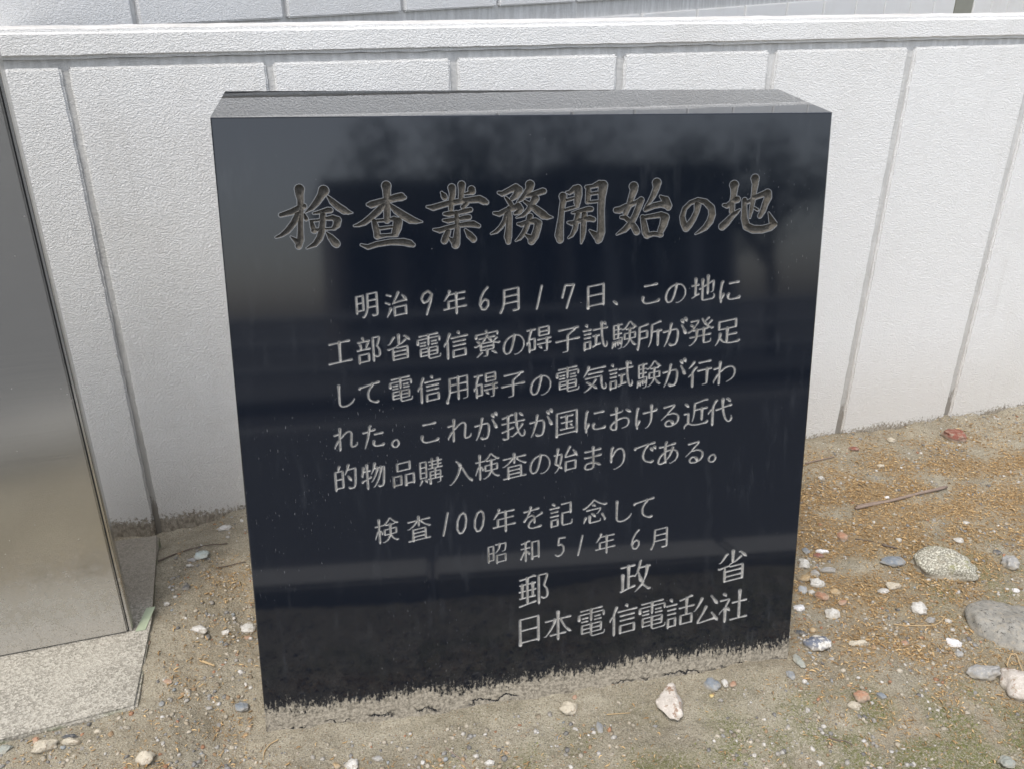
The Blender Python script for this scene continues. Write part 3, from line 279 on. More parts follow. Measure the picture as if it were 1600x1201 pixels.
def build_stone():
    ex, ey = .05, .10
    root = empty('memorial_stone', (0.05, 1.40, 0), 'polished black granite memorial stone with an engraved Japanese inscription, leaning back from the soil', 'memorial stone')
    # materials -----------------------------------------------------------
    g = M('polished_black_granite', rough=.05, spec=.62)
    x, y, z = g.sep()
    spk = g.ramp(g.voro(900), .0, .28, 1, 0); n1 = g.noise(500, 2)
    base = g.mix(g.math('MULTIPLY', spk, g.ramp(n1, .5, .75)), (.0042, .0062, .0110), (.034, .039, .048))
    streak = g.noise(1, 4, .6, g.map((55, 55, 4.0))); film = g.ramp(streak, .50, .85)
    film = g.math('MULTIPLY', film, g.ramp(g.noise(5, 2), .35, .7))
    base = g.mix(g.math('MULTIPLY', film, .06), base, (.30, .32, .35))
    dots = g.math('MULTIPLY', g.ramp(g.voro(75), .035, .06, 1, 0), g.ramp(g.noise(14, 2), .58, .66))
    base = g.mix(g.math('MULTIPLY', dots, .5), base, (.4, .4, .4))
    scr = g.ramp(g.noise(1, 2, .5, g.map((420, 420, 26))), .70, .76)
    scr = g.math('MULTIPLY', scr, g.ramp(g.noise(3.2, 1, .5, g.map((1, 1, 1), loc=(4, 2, 7))), .56, .66))
    base = g.mix(g.math('MULTIPLY', scr, .22), base, (.45, .45, .45))
    rim = g.attr('rim')
    base = g.mix(g.math('MULTIPLY', rim, .48), base, (.40, .41, .42))
    # caked mud along the foot
    hgt = g.math('SUBTRACT', z, g.math('MULTIPLY', x, .048))
    fr = g.noise(1, 5, .72, g.map((210, 210, 120))); st_ = g.noise(1, 3, .6, g.map((170, 170, 22))); lo = g.noise(9, 3)
    cover = g.math('ADD', g.math('MULTIPLY', g.math('SUBTRACT', g.math('ADD', .056, g.math('MULTIPLY', g.math('SUBTRACT', lo, .5), .05)), hgt), 13.0), g.math('ADD', g.math('MULTIPLY', g.math('SUBTRACT', fr, .5), 1.25), g.math('MULTIPLY', g.math('SUBTRACT', st_, .5), .8)))
    mud = g.ramp(cover, -.02, .16)
    crack = g.ramp(g.math('ABSOLUTE', g.math('SUBTRACT', g.math('ADD', hgt, g.math('MULTIPLY', g.noise(24, 4, .7), .075)), .046)), .0010, .0038)
    mud = g.math('MULTIPLY', mud, g.math('MAXIMUM', crack, g.ramp(g.noise(13, 2), .45, .55)))
    mudc = g.mix(g.ramp(g.noise(150, 4, .75), .36, .62), (.165, .145, .110), (.35, .31, .245))
    dust = g.math('MULTIPLY', g.ramp(hgt, .05, .30, 1, 0), g.ramp(g.noise(40, 4, .7), .35, .8))
    base = g.mix(g.math('MULTIPLY', dust, .05), base, (.3, .27, .22))
    base = g.mix(mud, base, mudc)
    up = g.ramp(g.sep(g.n('ShaderNodeNewGeometry').outputs['Normal'])[2], .8, .95)
    up = g.math('MULTIPLY', up, g.ramp(g.noise(26, 5, .7), .2, .8, .25, .6)); base = g.mix(g.math('MULTIPLY', up, .03), base, (.42, .42, .42))
    rough = g.math('ADD', g.math('MULTIPLY', film, .06), g.ramp(up, 0, .2, .060, .018))
    rough = g.math('MAXIMUM', rough, g.math('MAXIMUM', g.math('MULTIPLY', mud, .95), g.math('MULTIPLY', rim, .55)))
    hm = g.math('MULTIPLY', mud, g.math('ADD', g.noise(170, 3), .4))
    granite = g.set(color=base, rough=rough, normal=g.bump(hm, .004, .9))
    def carved(name, a, b, st):
        c = M(name, rough=.85, spec=.25); f = c.noise(160, 4, .7); d = c.noise(28, 3)
        col = c.mix(c.ramp(f, .3, .7), a, b); col = c.mix(c.ramp(d, .5, .75, 0, st), col, (.10, .085, .062))
        return c.set(color=col, normal=c.bump(f, .0006, .6))
    m_title = carved('weathered_carved_granite', (.066, .061, .053), (.142, .132, .117), .5)
    m_row = carved('pale_carved_granite', (.24, .233, .218), (.43, .417, .393), .45)
    # engraved height field ----------------------------------------------
    h = .0007; B = 8
    u0, v0, u1, v1 = .072, .09, 1.01, 1.10
    NU = int((u1-u0)/h/B)*B; NV = int((v1-v0)/h/B)*B
    sd = np.full((NV+1, NU+1), .02, np.float32); who = np.zeros((NV+1, NU+1), np.int16); strokes_, own = chars_on_face()
    mg = .004
    for k, q in strokes_:
        for a, b in zip(q[:-1], q[1:]):
            rm = max(a[2], b[2])+mg
            i0 = max(0, int((min(a[0], b[0])-rm-u0)/h)); i1 = min(NU, int((max(a[0], b[0])+rm-u0)/h)+1)
            j0 = max(0, int((min(a[1], b[1])-rm-v0)/h)); j1 = min(NV, int((max(a[1], b[1])+rm-v0)/h)+1)
            if i1 <= i0 or j1 <= j0: continue
            X, Y = np.meshgrid(u0+h*np.arange(i0, i1+1), v0+h*np.arange(j0, j1+1))
            d = b[:2]-a[:2]; t = np.clip(((X-a[0])*d[0]+(Y-a[1])*d[1])/(d @ d+1e-12), 0, 1)
            s = np.hypot(X-a[0]-t*d[0], Y-a[1]-t*d[1])-(a[2]+t*(b[2]-a[2]))
            w = sd[j0:j1+1, i0:i1+1]; rw = who[j0:j1+1, i0:i1+1]; m = s < w
            rw[m] = k; w[m] = s[m]
    row = own[who]
    gv, gu = np.gradient(sd, h); gl = np.hypot(gu, gv)+1e-6
    U, V = np.meshgrid(u0+h*np.arange(NU+1), v0+h*np.arange(NV+1))
    near = np.abs(sd) < .5*h
    U = np.where(near, U-sd*gu/gl, U); V = np.where(near, V-sd*gv/gl, V); s2 = np.where(near, 0, sd)
    dep_t = .0085*(1-np.exp(s2/.0018))+np.minimum(.55*-s2, .005); dep_r = np.minimum(1.75*-s2, .0036)
    Z = np.where(s2 < 0, np.where(row == 0, dep_t, dep_r), 0)
    Z = Z + np.where(s2 < -.0012, .0004*perlin(U/.004, V/.004, 3), 0)*(row == 0)
    P = TL + U[..., None]*SD + V[..., None]*DN + Z[..., None]*FN
    idx = np.arange((NV+1)*(NU+1)).reshape(NV+1, NU+1)
    quads = np.stack([idx[:-1, :-1], idx[1:, :-1], idx[1:, 1:], idx[:-1, 1:]], -1)
    # a cell is carved when all four corners are (contour-snapped) inside
    ins = (s2 <= 0); cin = ins[:-1, :-1] & ins[1:, :-1] & ins[1:, 1:] & ins[:-1, 1:]
    blk = (sd.min() < 9) & np.ones((NV//B, NU//B), bool)
    mn = np.full((NV//B, NU//B), 9., np.float32)
    for dj in range(B+1):
        for di in range(B+1): mn = np.minimum(mn, sd[dj:dj+NV-B+1:B, di:di+NU-B+1:B])
    act = mn < .0016
    actc = np.kron(act, np.ones((B, B), bool))
    flat = quads[actc & ~cin]
    big = np.stack([idx[:-1:B, :-1:B][:, :], idx[B::B, :-1:B], idx[B::B, B::B], idx[:-1:B, B::B]], -1)[~act]
    def pack(F):
        ids, inv = np.unique(F, return_inverse=True); return ids, inv.reshape(F.shape)
    Pf = P.reshape(-1, 3); S2 = s2.ravel()
    # slab ----------------------------------------------------------------
    c = .0022
    def uv(u, v, n=0): return TL+u*SD+v*DN+n*FN
    L0 = (.0076, -.0003); R0 = (1.099, .0075); bot = 1.36
    ul = lambda v: .0076-.01376*(v+.0003); ur = lambda v: 1.099-.00631*(v-.0075)
    ids, F1 = pack(np.concatenate([flat, big])); V1 = list(Pf[ids]); n1_ = len(V1); F1 = F1.tolist()
    rim_ = list(np.clip(1-S2[ids]/.0016, 0, 1)*np.where(row.ravel()[ids] == 0, 1, .55))
    inner = [uv(u0, v0), uv(u0+NU*h, v0), uv(u0+NU*h, v0+NV*h), uv(u0, v0+NV*h)]
    outer = [uv(L0[0]+c, L0[1]+c), uv(R0[0]-c, R0[1]+c), uv(ur(bot)-c, bot), uv(ul(bot)+c, bot)]
    cham = [uv(L0[0], L0[1], c), uv(R0[0], R0[1], c), uv(ur(bot), bot, c), uv(ul(bot), bot, c)]
    zl, zr = cham[0][2], cham[1][2]
    def onz(px, py, z): d = ray(px, py); return CAM+d*((z-CAM[2])/d[2])
    bl, br = onz(352, 143, zl), onz(1216, 140, zr)
    back = [bl, br, np.array([br[0]+.004, br[1], -.2]), np.array([bl[0]+.004, bl[1], -.2])]
    V1 += inner+outer+cham+back; i, o, ch, bk = (n1_+4*k for k in range(4)); rim_ += [0]*16
    for k in range(4):
        k2 = (k+1) % 4
        F1.append([i+k, o+k, o+k2, i+k2][::-1]); F1.append([o+k, ch+k, ch+k2, o+k2][::-1]); F1.append([ch+k, bk+k, bk+k2, ch+k2][::-1])
    F1.append([bk, bk+1, bk+2, bk+3][::-1])
    me = npmesh('slab', V1, F1); fattr(me, 'rim', rim_)
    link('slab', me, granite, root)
    for k in range(10):
        j = np.flatnonzero(own == k); line = empty('title_inscription' if k == 0 else 'inscription_row', (0, 0, 0)); line.parent = root
        if k == 0: line['label'] = 'large deeply carved title of eight characters across the top'
        for n in j:
            m = cin & actc & (who[:-1, :-1] == n)
            if not m.any(): continue
            ids, Fk = pack(quads[m]); me = npmesh('engraved_character', Pf[ids], Fk, k == 0)
            link('engraved_character', me, m_title if k == 0 else m_row, line)
    return root
build_stone()

# ------------------------------------------------------------------ the white rendered walls
def stucco(name='white_textured_render', dirty=True, tint=(.79, .785, .77)):
    g = M(name, rough=.85, spec=.12)
    x, y, z = g.sep(); z = g.math('ADD', z, .042)
    along = g.math('ADD', g.math('MULTIPLY', x, .8), g.math('MULTIPLY', y, .6))
    co = g.comb(g.math('MULTIPLY', along, .8), g.math('MULTIPLY', g.math('SUBTRACT', x, y), .5), g.math('MULTIPLY', z, 1.25))
    a = g.noise(265, 2.5, .5, co, .6); b = g.noise(90, 2, .5, co, .4); d = g.noise(420, 2, .6, co)
    hgt = g.math('ADD', g.math('MULTIPLY', g.ramp(a, .36, .66), .8), g.math('ADD', g.math('MULTIPLY', b, .5), g.math('MULTIPLY', d, .12)))
    stain = g.ramp(g.noise(3.1, 5, .65), .45, .8)
    col = g.mix(g.math('MULTIPLY', stain, .45), tint, (.64, .62, .585))
    drip = g.math('MULTIPLY', g.ramp(g.noise(1, 4, .6, g.comb(g.math('MULTIPLY', along, 26), 0, g.math('MULTIPLY', z, 1.6))), .56, .78), .22)
    col = g.mix(drip, col, (.55, .53, .49))
    upn = g.ramp(g.sep(g.n('ShaderNodeNewGeometry').outputs['Normal'])[2], .55, .9)
    col = g.mix(g.math('MULTIPLY', upn, g.ramp(g.noise(14, 4, .7), .25, .7, .25, .75)), col, (.50, .48, .45))  # upward faces greyed as dust, also toning down blown light on the coping
    pit = g.math('MULTIPLY', g.ramp(g.voro(20), .012, .03, 1, 0), g.ramp(g.noise(2.6, 2), .55, .62)); col = g.mix(g.math('MULTIPLY', pit, .6), col, (.30, .28, .25))
    if dirty:
        fr = g.noise(1, 5, .75, g.comb(g.math('MULTIPLY', along, 130), 0, g.math('MULTIPLY', z, 105)))
        lo = g.noise(1, 2, .5, g.comb(g.math('MULTIPLY', along, 6), 0, 0))
        left = g.ramp(x, -.95, .9, .068, .022)
        m = g.math('SUBTRACT', g.math('ADD', g.math('MULTIPLY', g.math('SUBTRACT', fr, .5), .13), g.math('ADD', left, g.math('MULTIPLY', g.math('SUBTRACT', lo, .5), .05))), z)
        mud = g.ramp(m, -.006, .010); mc = g.mix(g.ramp(g.noise(1, 4, .7, g.comb(g.math('MULTIPLY', along, 120), 0, g.math('MULTIPLY', z, 60))), .35, .65), (.22, .19, .15), (.42, .375, .305))
        col = g.mix(g.math('MULTIPLY', g.ramp(z, .02, .42, 1, 0), .42), col, (.55, .50, .43))
        col = g.mix(mud, col, mc)
    return g.set(color=col, normal=g.bump(hgt, .0017, .85))
STUCCO = stucco(); STUCCO2 = stucco('white_building_render', False, (.77, .765, .755))
def caulk(name, dirty=True):
    g = M(name, rough=.7); x, y, z = g.sep(); z = g.math('ADD', z, .042)
    n = g.noise(1, 4, .6, g.map((60, 60, 9))); col = g.mix(g.ramp(n, .35, .75), (.50, .495, .48), (.66, .655, .64))
    if dirty:
        m = g.math('SUBTRACT', g.math('ADD', .11, g.math('MULTIPLY', g.math('SUBTRACT', g.noise(1, 4, .65, g.map((90, 90, 25))), .5), .16)), z)
        col = g.mix(g.ramp(m, -.01, .02), col, (.17, .155, .13))
        col = g.mix(g.math('MULTIPLY', g.ramp(z, .1, .75, 1, 0), .45), col, (.33, .305, .27))
    return g.set(color=col, normal=g.bump(g.noise(120, 3), .0025, .8))
CAULK = caulk('grey_joint_filler'); CAULK2 = caulk('grey_building_joint', False)
def wobble(me, amp=.0016, sc=42, seed=5):
    """chipped, hand-trowelled arrises: nudge the vertices a little"""
    n = len(me.vertices); v = np.empty(n*3, np.float32); me.vertices.foreach_get('co', v); v = v.reshape(-1, 3)
    a = perlin((v[:, 0]*.8+v[:, 1]*.6)*sc, v[:, 2]*sc, seed); b = perlin((v[:, 0]*.8+v[:, 1]*.6)*sc+31, v[:, 2]*sc+7, seed+1)
    a = a+.6*perlin((v[:, 0]*.8+v[:, 1]*.6)*sc*3.1, v[:, 2]*sc*3.1, seed+2); b = b+.6*perlin((v[:, 0]*.8+v[:, 1]*.6)*sc*3.1, v[:, 2]*sc*3.1, seed+3)
    v[:, 2] += amp*a; v[:, :2] += np.outer(amp*b, WD[:2]); me.vertices.foreach_set('co', v.ravel())
def panel(name, o, d, n, u0, u1, z0, z1, n0, n1, mat, parent, bev=.004, cuts=0, sidecut=0):
    """a slab of render with rounded arrises; n0 is its outer face"""
    bm = bmesh.new(); bm_prism(bm, frame_box(o, d, n, u0, u1, n0, n1), z0, z1, bev, 2)
    if cuts:
        for k in range(1, cuts):
            zc = z0+(z1-z0)*k/cuts
            bmesh.ops.bisect_plane(bm, geom=bm.verts[:]+bm.edges[:]+bm.faces[:], plane_co=(0, 0, zc), plane_no=(0, 0, 1))
    if sidecut:
        for k in range(1, sidecut):
            p = np.asarray(o, float)+np.asarray(d)*(u0+(u1-u0)*k/sidecut)
            bmesh.ops.bisect_plane(bm, geom=bm.verts[:]+bm.edges[:]+bm.faces[:], plane_co=p, plane_no=d)
    me = bm_mesh(bm, name)
    if cuts: wobble(me)
    return link(name, me, mat, parent)
def planter_wall():
    root = empty('garden_wall', (-.2, 2.13, 0), 'low white stucco wall with grey vertical joints and a projecting coping, behind the black stone', 'wall')
    s0, wp, jw = -.9941, .4235, (.015, .015, .018, .021, .021, .022, .022)
    panel('wall_core', WO, WD, WN, -2.55, 6.2, -.28, 1.160, .009, .12, CAULK, root, 0)
    panel('wall_core', WO, WD, WN, -2.55, 6.2, 1.1602, 1.186, .013, .12, CAULK, root, 0)
    for i in range(-4, 17):
        a, b = (jw[i] if 0 <= i < 7 else .02), (jw[i+1] if 0 <= i+1 < 7 else .02)
        panel('wall_panel', WO, WD, WN, s0+wp*i+a/2, s0+wp*(i+1)-b/2, -.25, 1.1698, 0, .02, STUCCO, root, .0045, 80, 24)
    for u0, u1 in ((-2.55, 6.2),):
        bm = bmesh.new(); bm_prism(bm, frame_box(WO, WD, WN, u0, u1, -.004, .125), 1.1873, 1.2460, .009, 3)
        for k in range(1, 260):
            p = WO+WD*(u0+(u1-u0)*k/260)
            bmesh.ops.bisect_plane(bm, geom=bm.verts[:]+bm.edges[:]+bm.faces[:], plane_co=p, plane_no=WD)
        me = bm_mesh(bm, 'coping'); wobble(me, .0013, 30); link('coping', me, STUCCO, root)
planter_wall()
def building():
    root = empty('white_building', (0., 3.2, 0), 'white tiled building facade with grey joints rising behind the low garden wall', 'building')
    sb, wp = -1.3494, .4235
    panel('building_core', BO, BD, BN, -1.71, 10.6, 0, 6.5, .014, .5, CAULK2, root, 0)
    for i in range(-1, 29):
        a, b = sb+wp*i+.008, sb+wp*(i+1)-.008
        if i == -1: a = -1.71
        if i == 14:
            g = M('olive_grey_metal', rough=.5); mt = g.set(color=g.mix(g.noise(9, 3), (.20, .20, .165), (.26, .26, .22)))
            panel('service_door', BO, BD, BN, a+.02, b, .02, 2.6, .006, .03, mt, root, .003)
            panel('wall_panel', BO, BD, BN, a, b, 2.61, 6.5, 0, .02, STUCCO2, root, .004)
            continue
        panel('wall_panel', BO, BD, BN, a, b, .02, 1.1735, 0, .02, STUCCO2, root, .004)
        panel('wall_panel', BO, BD, BN, a, b, 1.2298, 3.6, 0, .02, STUCCO2, root, .004)
        panel('wall_panel', BO, BD, BN, a, b, 3.655, 6.5, 0, .02, STUCCO2, root, .004)
building()

# ------------------------------------------------------------------ steel sign plate on its concrete footing
def steel_sign():
    d = np.array([.9516, .3073, 0]); n = np.array([-.3073, .9516, 0]); o = np.array([-.8312, 1.509, 0])
    root = empty('steel_sign', (-1.1, 1.44, .05), 'brushed stainless steel sign slab with a dusty foot, standing on the concrete footing', 'sign')
    g = M('brushed_stainless_steel', rough=.34, metal=1); x, y, z = g.sep()
    br = g.noise(1, 4, .6, g.map((3, 3, 320))); sm = g.noise(4, 4, .6)
    dots = g.math('MULTIPLY', g.ramp(g.voro(60), .05, .09, 1, 0), g.ramp(g.noise(9, 2), .55, .65))
    dust = g.math('MULTIPLY', g.ramp(z, .0, .30, 1, 0), g.ramp(g.noise(60, 5, .75), .35, .7))
    spl = g.math('MULTIPLY', g.ramp(g.math('ADD', z, g.math('MULTIPLY', g.noise(38, 4, .7), -.12)), -.03, .03, 1, 0), g.ramp(g.noise(260, 3, .7), .42, .55))
    d1 = g.math('MAXIMUM', g.math('MULTIPLY', dust, .35), g.math('MAXIMUM', g.math('MULTIPLY', spl, .8), g.math('MULTIPLY', dots, .45)))
    col = g.mix(g.math('MULTIPLY', sm, .5), (.60, .595, .57), (.50, .49, .465)); col = g.mix(d1, col, (.36, .32, .26))
    st = g.set(color=col, rough=g.math('ADD', g.math('MULTIPLY', br, .12), g.math('ADD', .15, g.math('MULTIPLY', d1, .5))), metal=g.math('SUBTRACT', 1, d1),
               normal=g.bump(g.noise(2.2, 2), .004, .5))
    def pz(name, u0, u1, n0, n1, z0, z1, bev=.0012, mat=st):
        bm = bmesh.new(); bm_prism(bm, frame_box(o, d, n, u0, u1, n0, n1), z0, z1, bev, 2); return link(name, bm_mesh(bm, name), mat, root)
    pz('front_plate', -.62, -.0095, 0, .0065, .050, 1.62, .0048)
    bm = bmesh.new(); q = lambda u, k: tuple((o+d*u+n*k)[:2]); bm_prism(bm, [q(-.0070, .001), q(-.002, .002), q(0, .008), q(0, .030), q(-.0070, .030)], .050, 1.62, .0006, 1); link('edge_strip', bm_mesh(bm, 'edge_strip'), st, root)
    gs = M('dark_gap_shade', rough=.6).set(color=(.03, .032, .035))  # near-black strip painted as the shade in the gap behind the plate
    pz('gap_shade_strip', -.61, -.0073, .0070, .011, .050, 1.61, 0, gs)
    pz('back_tray', -.62, -.0074, .0115, .030, .048, 1.62)
    # concrete footing
    g = M('washed_concrete', rough=.9, spec=.3)
    v1, v2 = g.voro(230, out='Color'), g.noise(210, 4, .75)
    sepc = g.n('ShaderNodeSeparateColor'); g.put(sepc, 0, v1)
    x, y, z = g.sep()
    col = g.mix(g.ramp(sepc.outputs[0], .1, .9), (.24, .222, .185), (.44, .41, .35)); col = g.mix(g.math('MULTIPLY', g.ramp(v2, .52, .66), .6), col, (.17, .152, .122))
    col = g.mix(g.math('MULTIPLY', g.ramp(g.noise(7, 4, .6), .45, .7), .45), col, (.42, .39, .33))
    rear_mask = g.ramp(g.math('ADD', y, g.math('MULTIPLY', g.noise(16, 3), .08)), .10, .26)  # darker brown towards the wall side of the footing
    col = g.mix(g.math('MULTIPLY', rear_mask, .6), col, (.20, .17, .13))
    moss = g.math('MULTIPLY', g.ramp(z, -.012, .0, 1, 0), g.ramp(g.noise(30, 3), .4, .6))
    col = g.mix(g.math('MULTIPLY', moss, .6), col, (.16, .19, .09))
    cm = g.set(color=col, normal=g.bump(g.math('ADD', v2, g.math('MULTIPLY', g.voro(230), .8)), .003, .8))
    pts = [(-.742, 1.2955), (-.806, 1.55), (-.875, 1.7661), (-.905, 1.872), (-1.75, 1.655), (-1.62, .967), (-.9719, 1.2097)]
    bm = bmesh.new(); bm_prism(bm, pts, -.15, .0485, .006, 3)
    bmesh.ops.triangulate(bm, faces=[f for f in bm.faces if len(f.verts) > 4])
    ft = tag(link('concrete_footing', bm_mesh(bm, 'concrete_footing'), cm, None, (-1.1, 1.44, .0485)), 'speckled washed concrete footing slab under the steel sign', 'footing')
    # strip of green tape stuck by the corner
    P = [(-.826, 1.508), (-.806, 1.514), (-.812, 1.590), (-.830, 1.585)]
    bm = bmesh.new(); bm_prism(bm, P, .0492, .0506)
    gt = M('green_tape', rough=.55); gt = gt.set(color=gt.mix(gt.noise(60, 3), (.27, .32, .21), (.38, .42, .30)))
    tag(link('tape_strip', bm_mesh(bm, 'tape_strip'), gt, None, (-.82, 1.55, .0492)), 'short strip of pale green tape on the concrete beside the steel corner', 'tape')
steel_sign()

# ------------------------------------------------------------------ soil, kerb, road and the far side of the street
def soil_height(X, Y):
    Z = ground(X, Y) + .010*perlin(X*3.1, Y*3.1, 11) + .0045*perlin(X*11, Y*11, 12) + .0040*perlin(X*28, Y*28, 13) + .0024*perlin(X*80, Y*80, 14)
    # soil banked against the foot of the stone and of the wall
    f = (X-TL[0])*SD[0] + (Y-1.29-.10*(X+.5)/1.1)*SD[1]; dist = (X+.49)*SB[0] + (Y-1.295)*SB[1]
    on = (f > -.06) & (f < 1.16); Z = Z + np.where(on, .004*np.exp(-(np.minimum(dist, 0)/.04)**2)*(1+.9*perlin(X*16, Y*16, 21)), 0)
    wd = (X-WO[0])*WN[0] + (Y-WO[1])*WN[1]; Z = Z + .012*np.exp(-(wd/.06)**2)*(1+1.2*perlin(X*9, Y*9, 22))
    return Z
def blob(x, y, cx, cy, rx, ry, rot=0):
    c, s = math.cos(rot), math.sin(rot); a = (x-cx)*c+(y-cy)*s; b = -(x-cx)*s+(y-cy)*c
    return np.exp(-((a/rx)**2+(b/ry)**2))
def moss_density(x, y):
    m = 1.9*blob(x, y, .82, 1.14, .22, .16, .3)+.55*blob(x, y, -.1, 1.02, .7, .10)+1.7*blob(x, y, 1.0, 1.0, .25, .14)+.45*blob(x, y, .55, 1.25, .2, .1)+.45*blob(x, y, .15, 1.1, .35, .1)+.4*blob(x, y, 1.25, 1.75, .3, .2)+.25*blob(x, y, .45, 1.0, .5, .1)
    m = m+.30*np.clip((1.42-y)/.25, 0, 1)*np.clip((x+.35)/.3, 0, 1)+.2*np.clip((x-.8)/.4, 0, 1)*np.clip((1.9-y)/.4, 0, 1)
    return np.clip(m*(.75+1.5*perlin(x*13, y*13, 31)), 0, 1)
def litter_density(x, y):
    m = 1.0*blob(x, y, .95, 1.95, .38, .30, .3)+.9*blob(x, y, 1.35, 2.25, .5, .25, .3)+.5*blob(x, y, .72, 2.05, .25, .3)+.45*blob(x, y, .80, 1.52, .16, .2)+.7*blob(x, y, -.56, 1.72, .13, .10)+.35*blob(x, y, 1.2, 1.45, .4, .25)+.4*blob(x, y, -.55, 1.12, .3, .07)+.25*blob(x, y, -.62, 1.4, .12, .2)+.3*blob(x, y, .0, 1.12, .5, .08)+.4*blob(x, y, 1.35, 1.1, .15, .15)
    return np.clip(m*(.75+1.1*perlin(x*9, y*9, 41)), 0, 1.2)
def soil():
    g = M('sandy_soil', rough=.95, spec=.2)
    n1 = g.noise(6, 5, .65); n2 = g.noise(60, 5, .75); n3 = g.noise(300, 4, .75)
    col = g.mix(g.ramp(n1, .35, .68), (.262, .230, .166), (.445, .400, .305))
    col = g.mix(g.math('MULTIPLY', g.ramp(n2, .38, .62), .6), col, (.365, .325, .245)); col = g.mix(g.math('MULTIPLY', g.ramp(n3, .5, .66), .85), col, (.12, .096, .066))
    col = g.mix(g.math('MULTIPLY', g.ramp(n3, .34, .46, 1, 0), .7), col, (.52, .47, .385))
    lit = g.attr('litter'); ln = g.ramp(g.noise(190, 4, .8, None, .8), .45, .58)
    col = g.mix(g.math('MULTIPLY', g.math('MULTIPLY', lit, .9), ln), col, (.43, .28, .125)); col = g.mix(g.math('MULTIPLY', lit, .4), col, (.235, .165, .09))
    ms = g.attr('moss'); mn = g.ramp(g.noise(150, 5, .8), .35, .62)
    col = g.mix(g.math('MULTIPLY', ms, g.math('MULTIPLY', mn, .85)), col, (.135, .145, .042))
    # grit: pale, grey and tan grains
    vd, vc = g.voro(260), g.voro(260, out='Color'); sc = g.n('ShaderNodeSeparateColor'); g.put(sc, 0, vc)
    grain = g.math('MULTIPLY', g.ramp(vd, .22, .34, 1, 0), g.ramp(sc.outputs[0], .70, .74))
    gc = g.mix(g.ramp(sc.outputs[1], .4, .6), (.55, .50, .42), g.mix(g.ramp(sc.outputs[2], .4, .6), (.20, .20, .21), (.40, .24, .12)))
    col = g.mix(g.math('MULTIPLY', grain, .9), col, gc)
    h = g.math('ADD', g.math('MULTIPLY', n3, .5), g.math('ADD', g.math('MULTIPLY', n2, .9), g.math('MULTIPLY', grain, .25)))
    mat = g.set(color=col, normal=g.bump(h, .009, 1.0))
    s = .0058; xs = np.arange(-1.75, 3.0, s); ys = np.arange(.62, 3.25, s); X, Y = np.meshgrid(xs, ys)
    Z = soil_height(X, Y); Z -= np.clip((.68-Y)/.06, 0, 1)*.0
    idx = np.arange(X.size).reshape(X.shape)
    me = npmesh('soil', np.stack([X, Y, Z], -1).reshape(-1, 3), np.stack([idx[:-1, :-1], idx[:-1, 1:], idx[1:, 1:], idx[1:, :-1]], -1).reshape(-1, 4), True)
    fattr(me, 'litter', litter_density(X, Y).ravel()); fattr(me, 'moss', moss_density(X, Y).ravel())
    tag(link('soil', me, mat), kind='structure')
    # coarse continuation to both sides
    for x0, x1, nm in ((-14, -1.75, 'soil'), (3.0, 30, 'soil')):
        bm = bmesh.new(); vs = [bm.verts.new(p) for p in ((x0, .62, -.03), (x1, .62, -.03), (x1, 14, -.03), (x0, 14, -.03))]; bm.faces.new(vs)
        tag(link(nm, bm_mesh(bm, nm), mat), kind='structure')
soil()
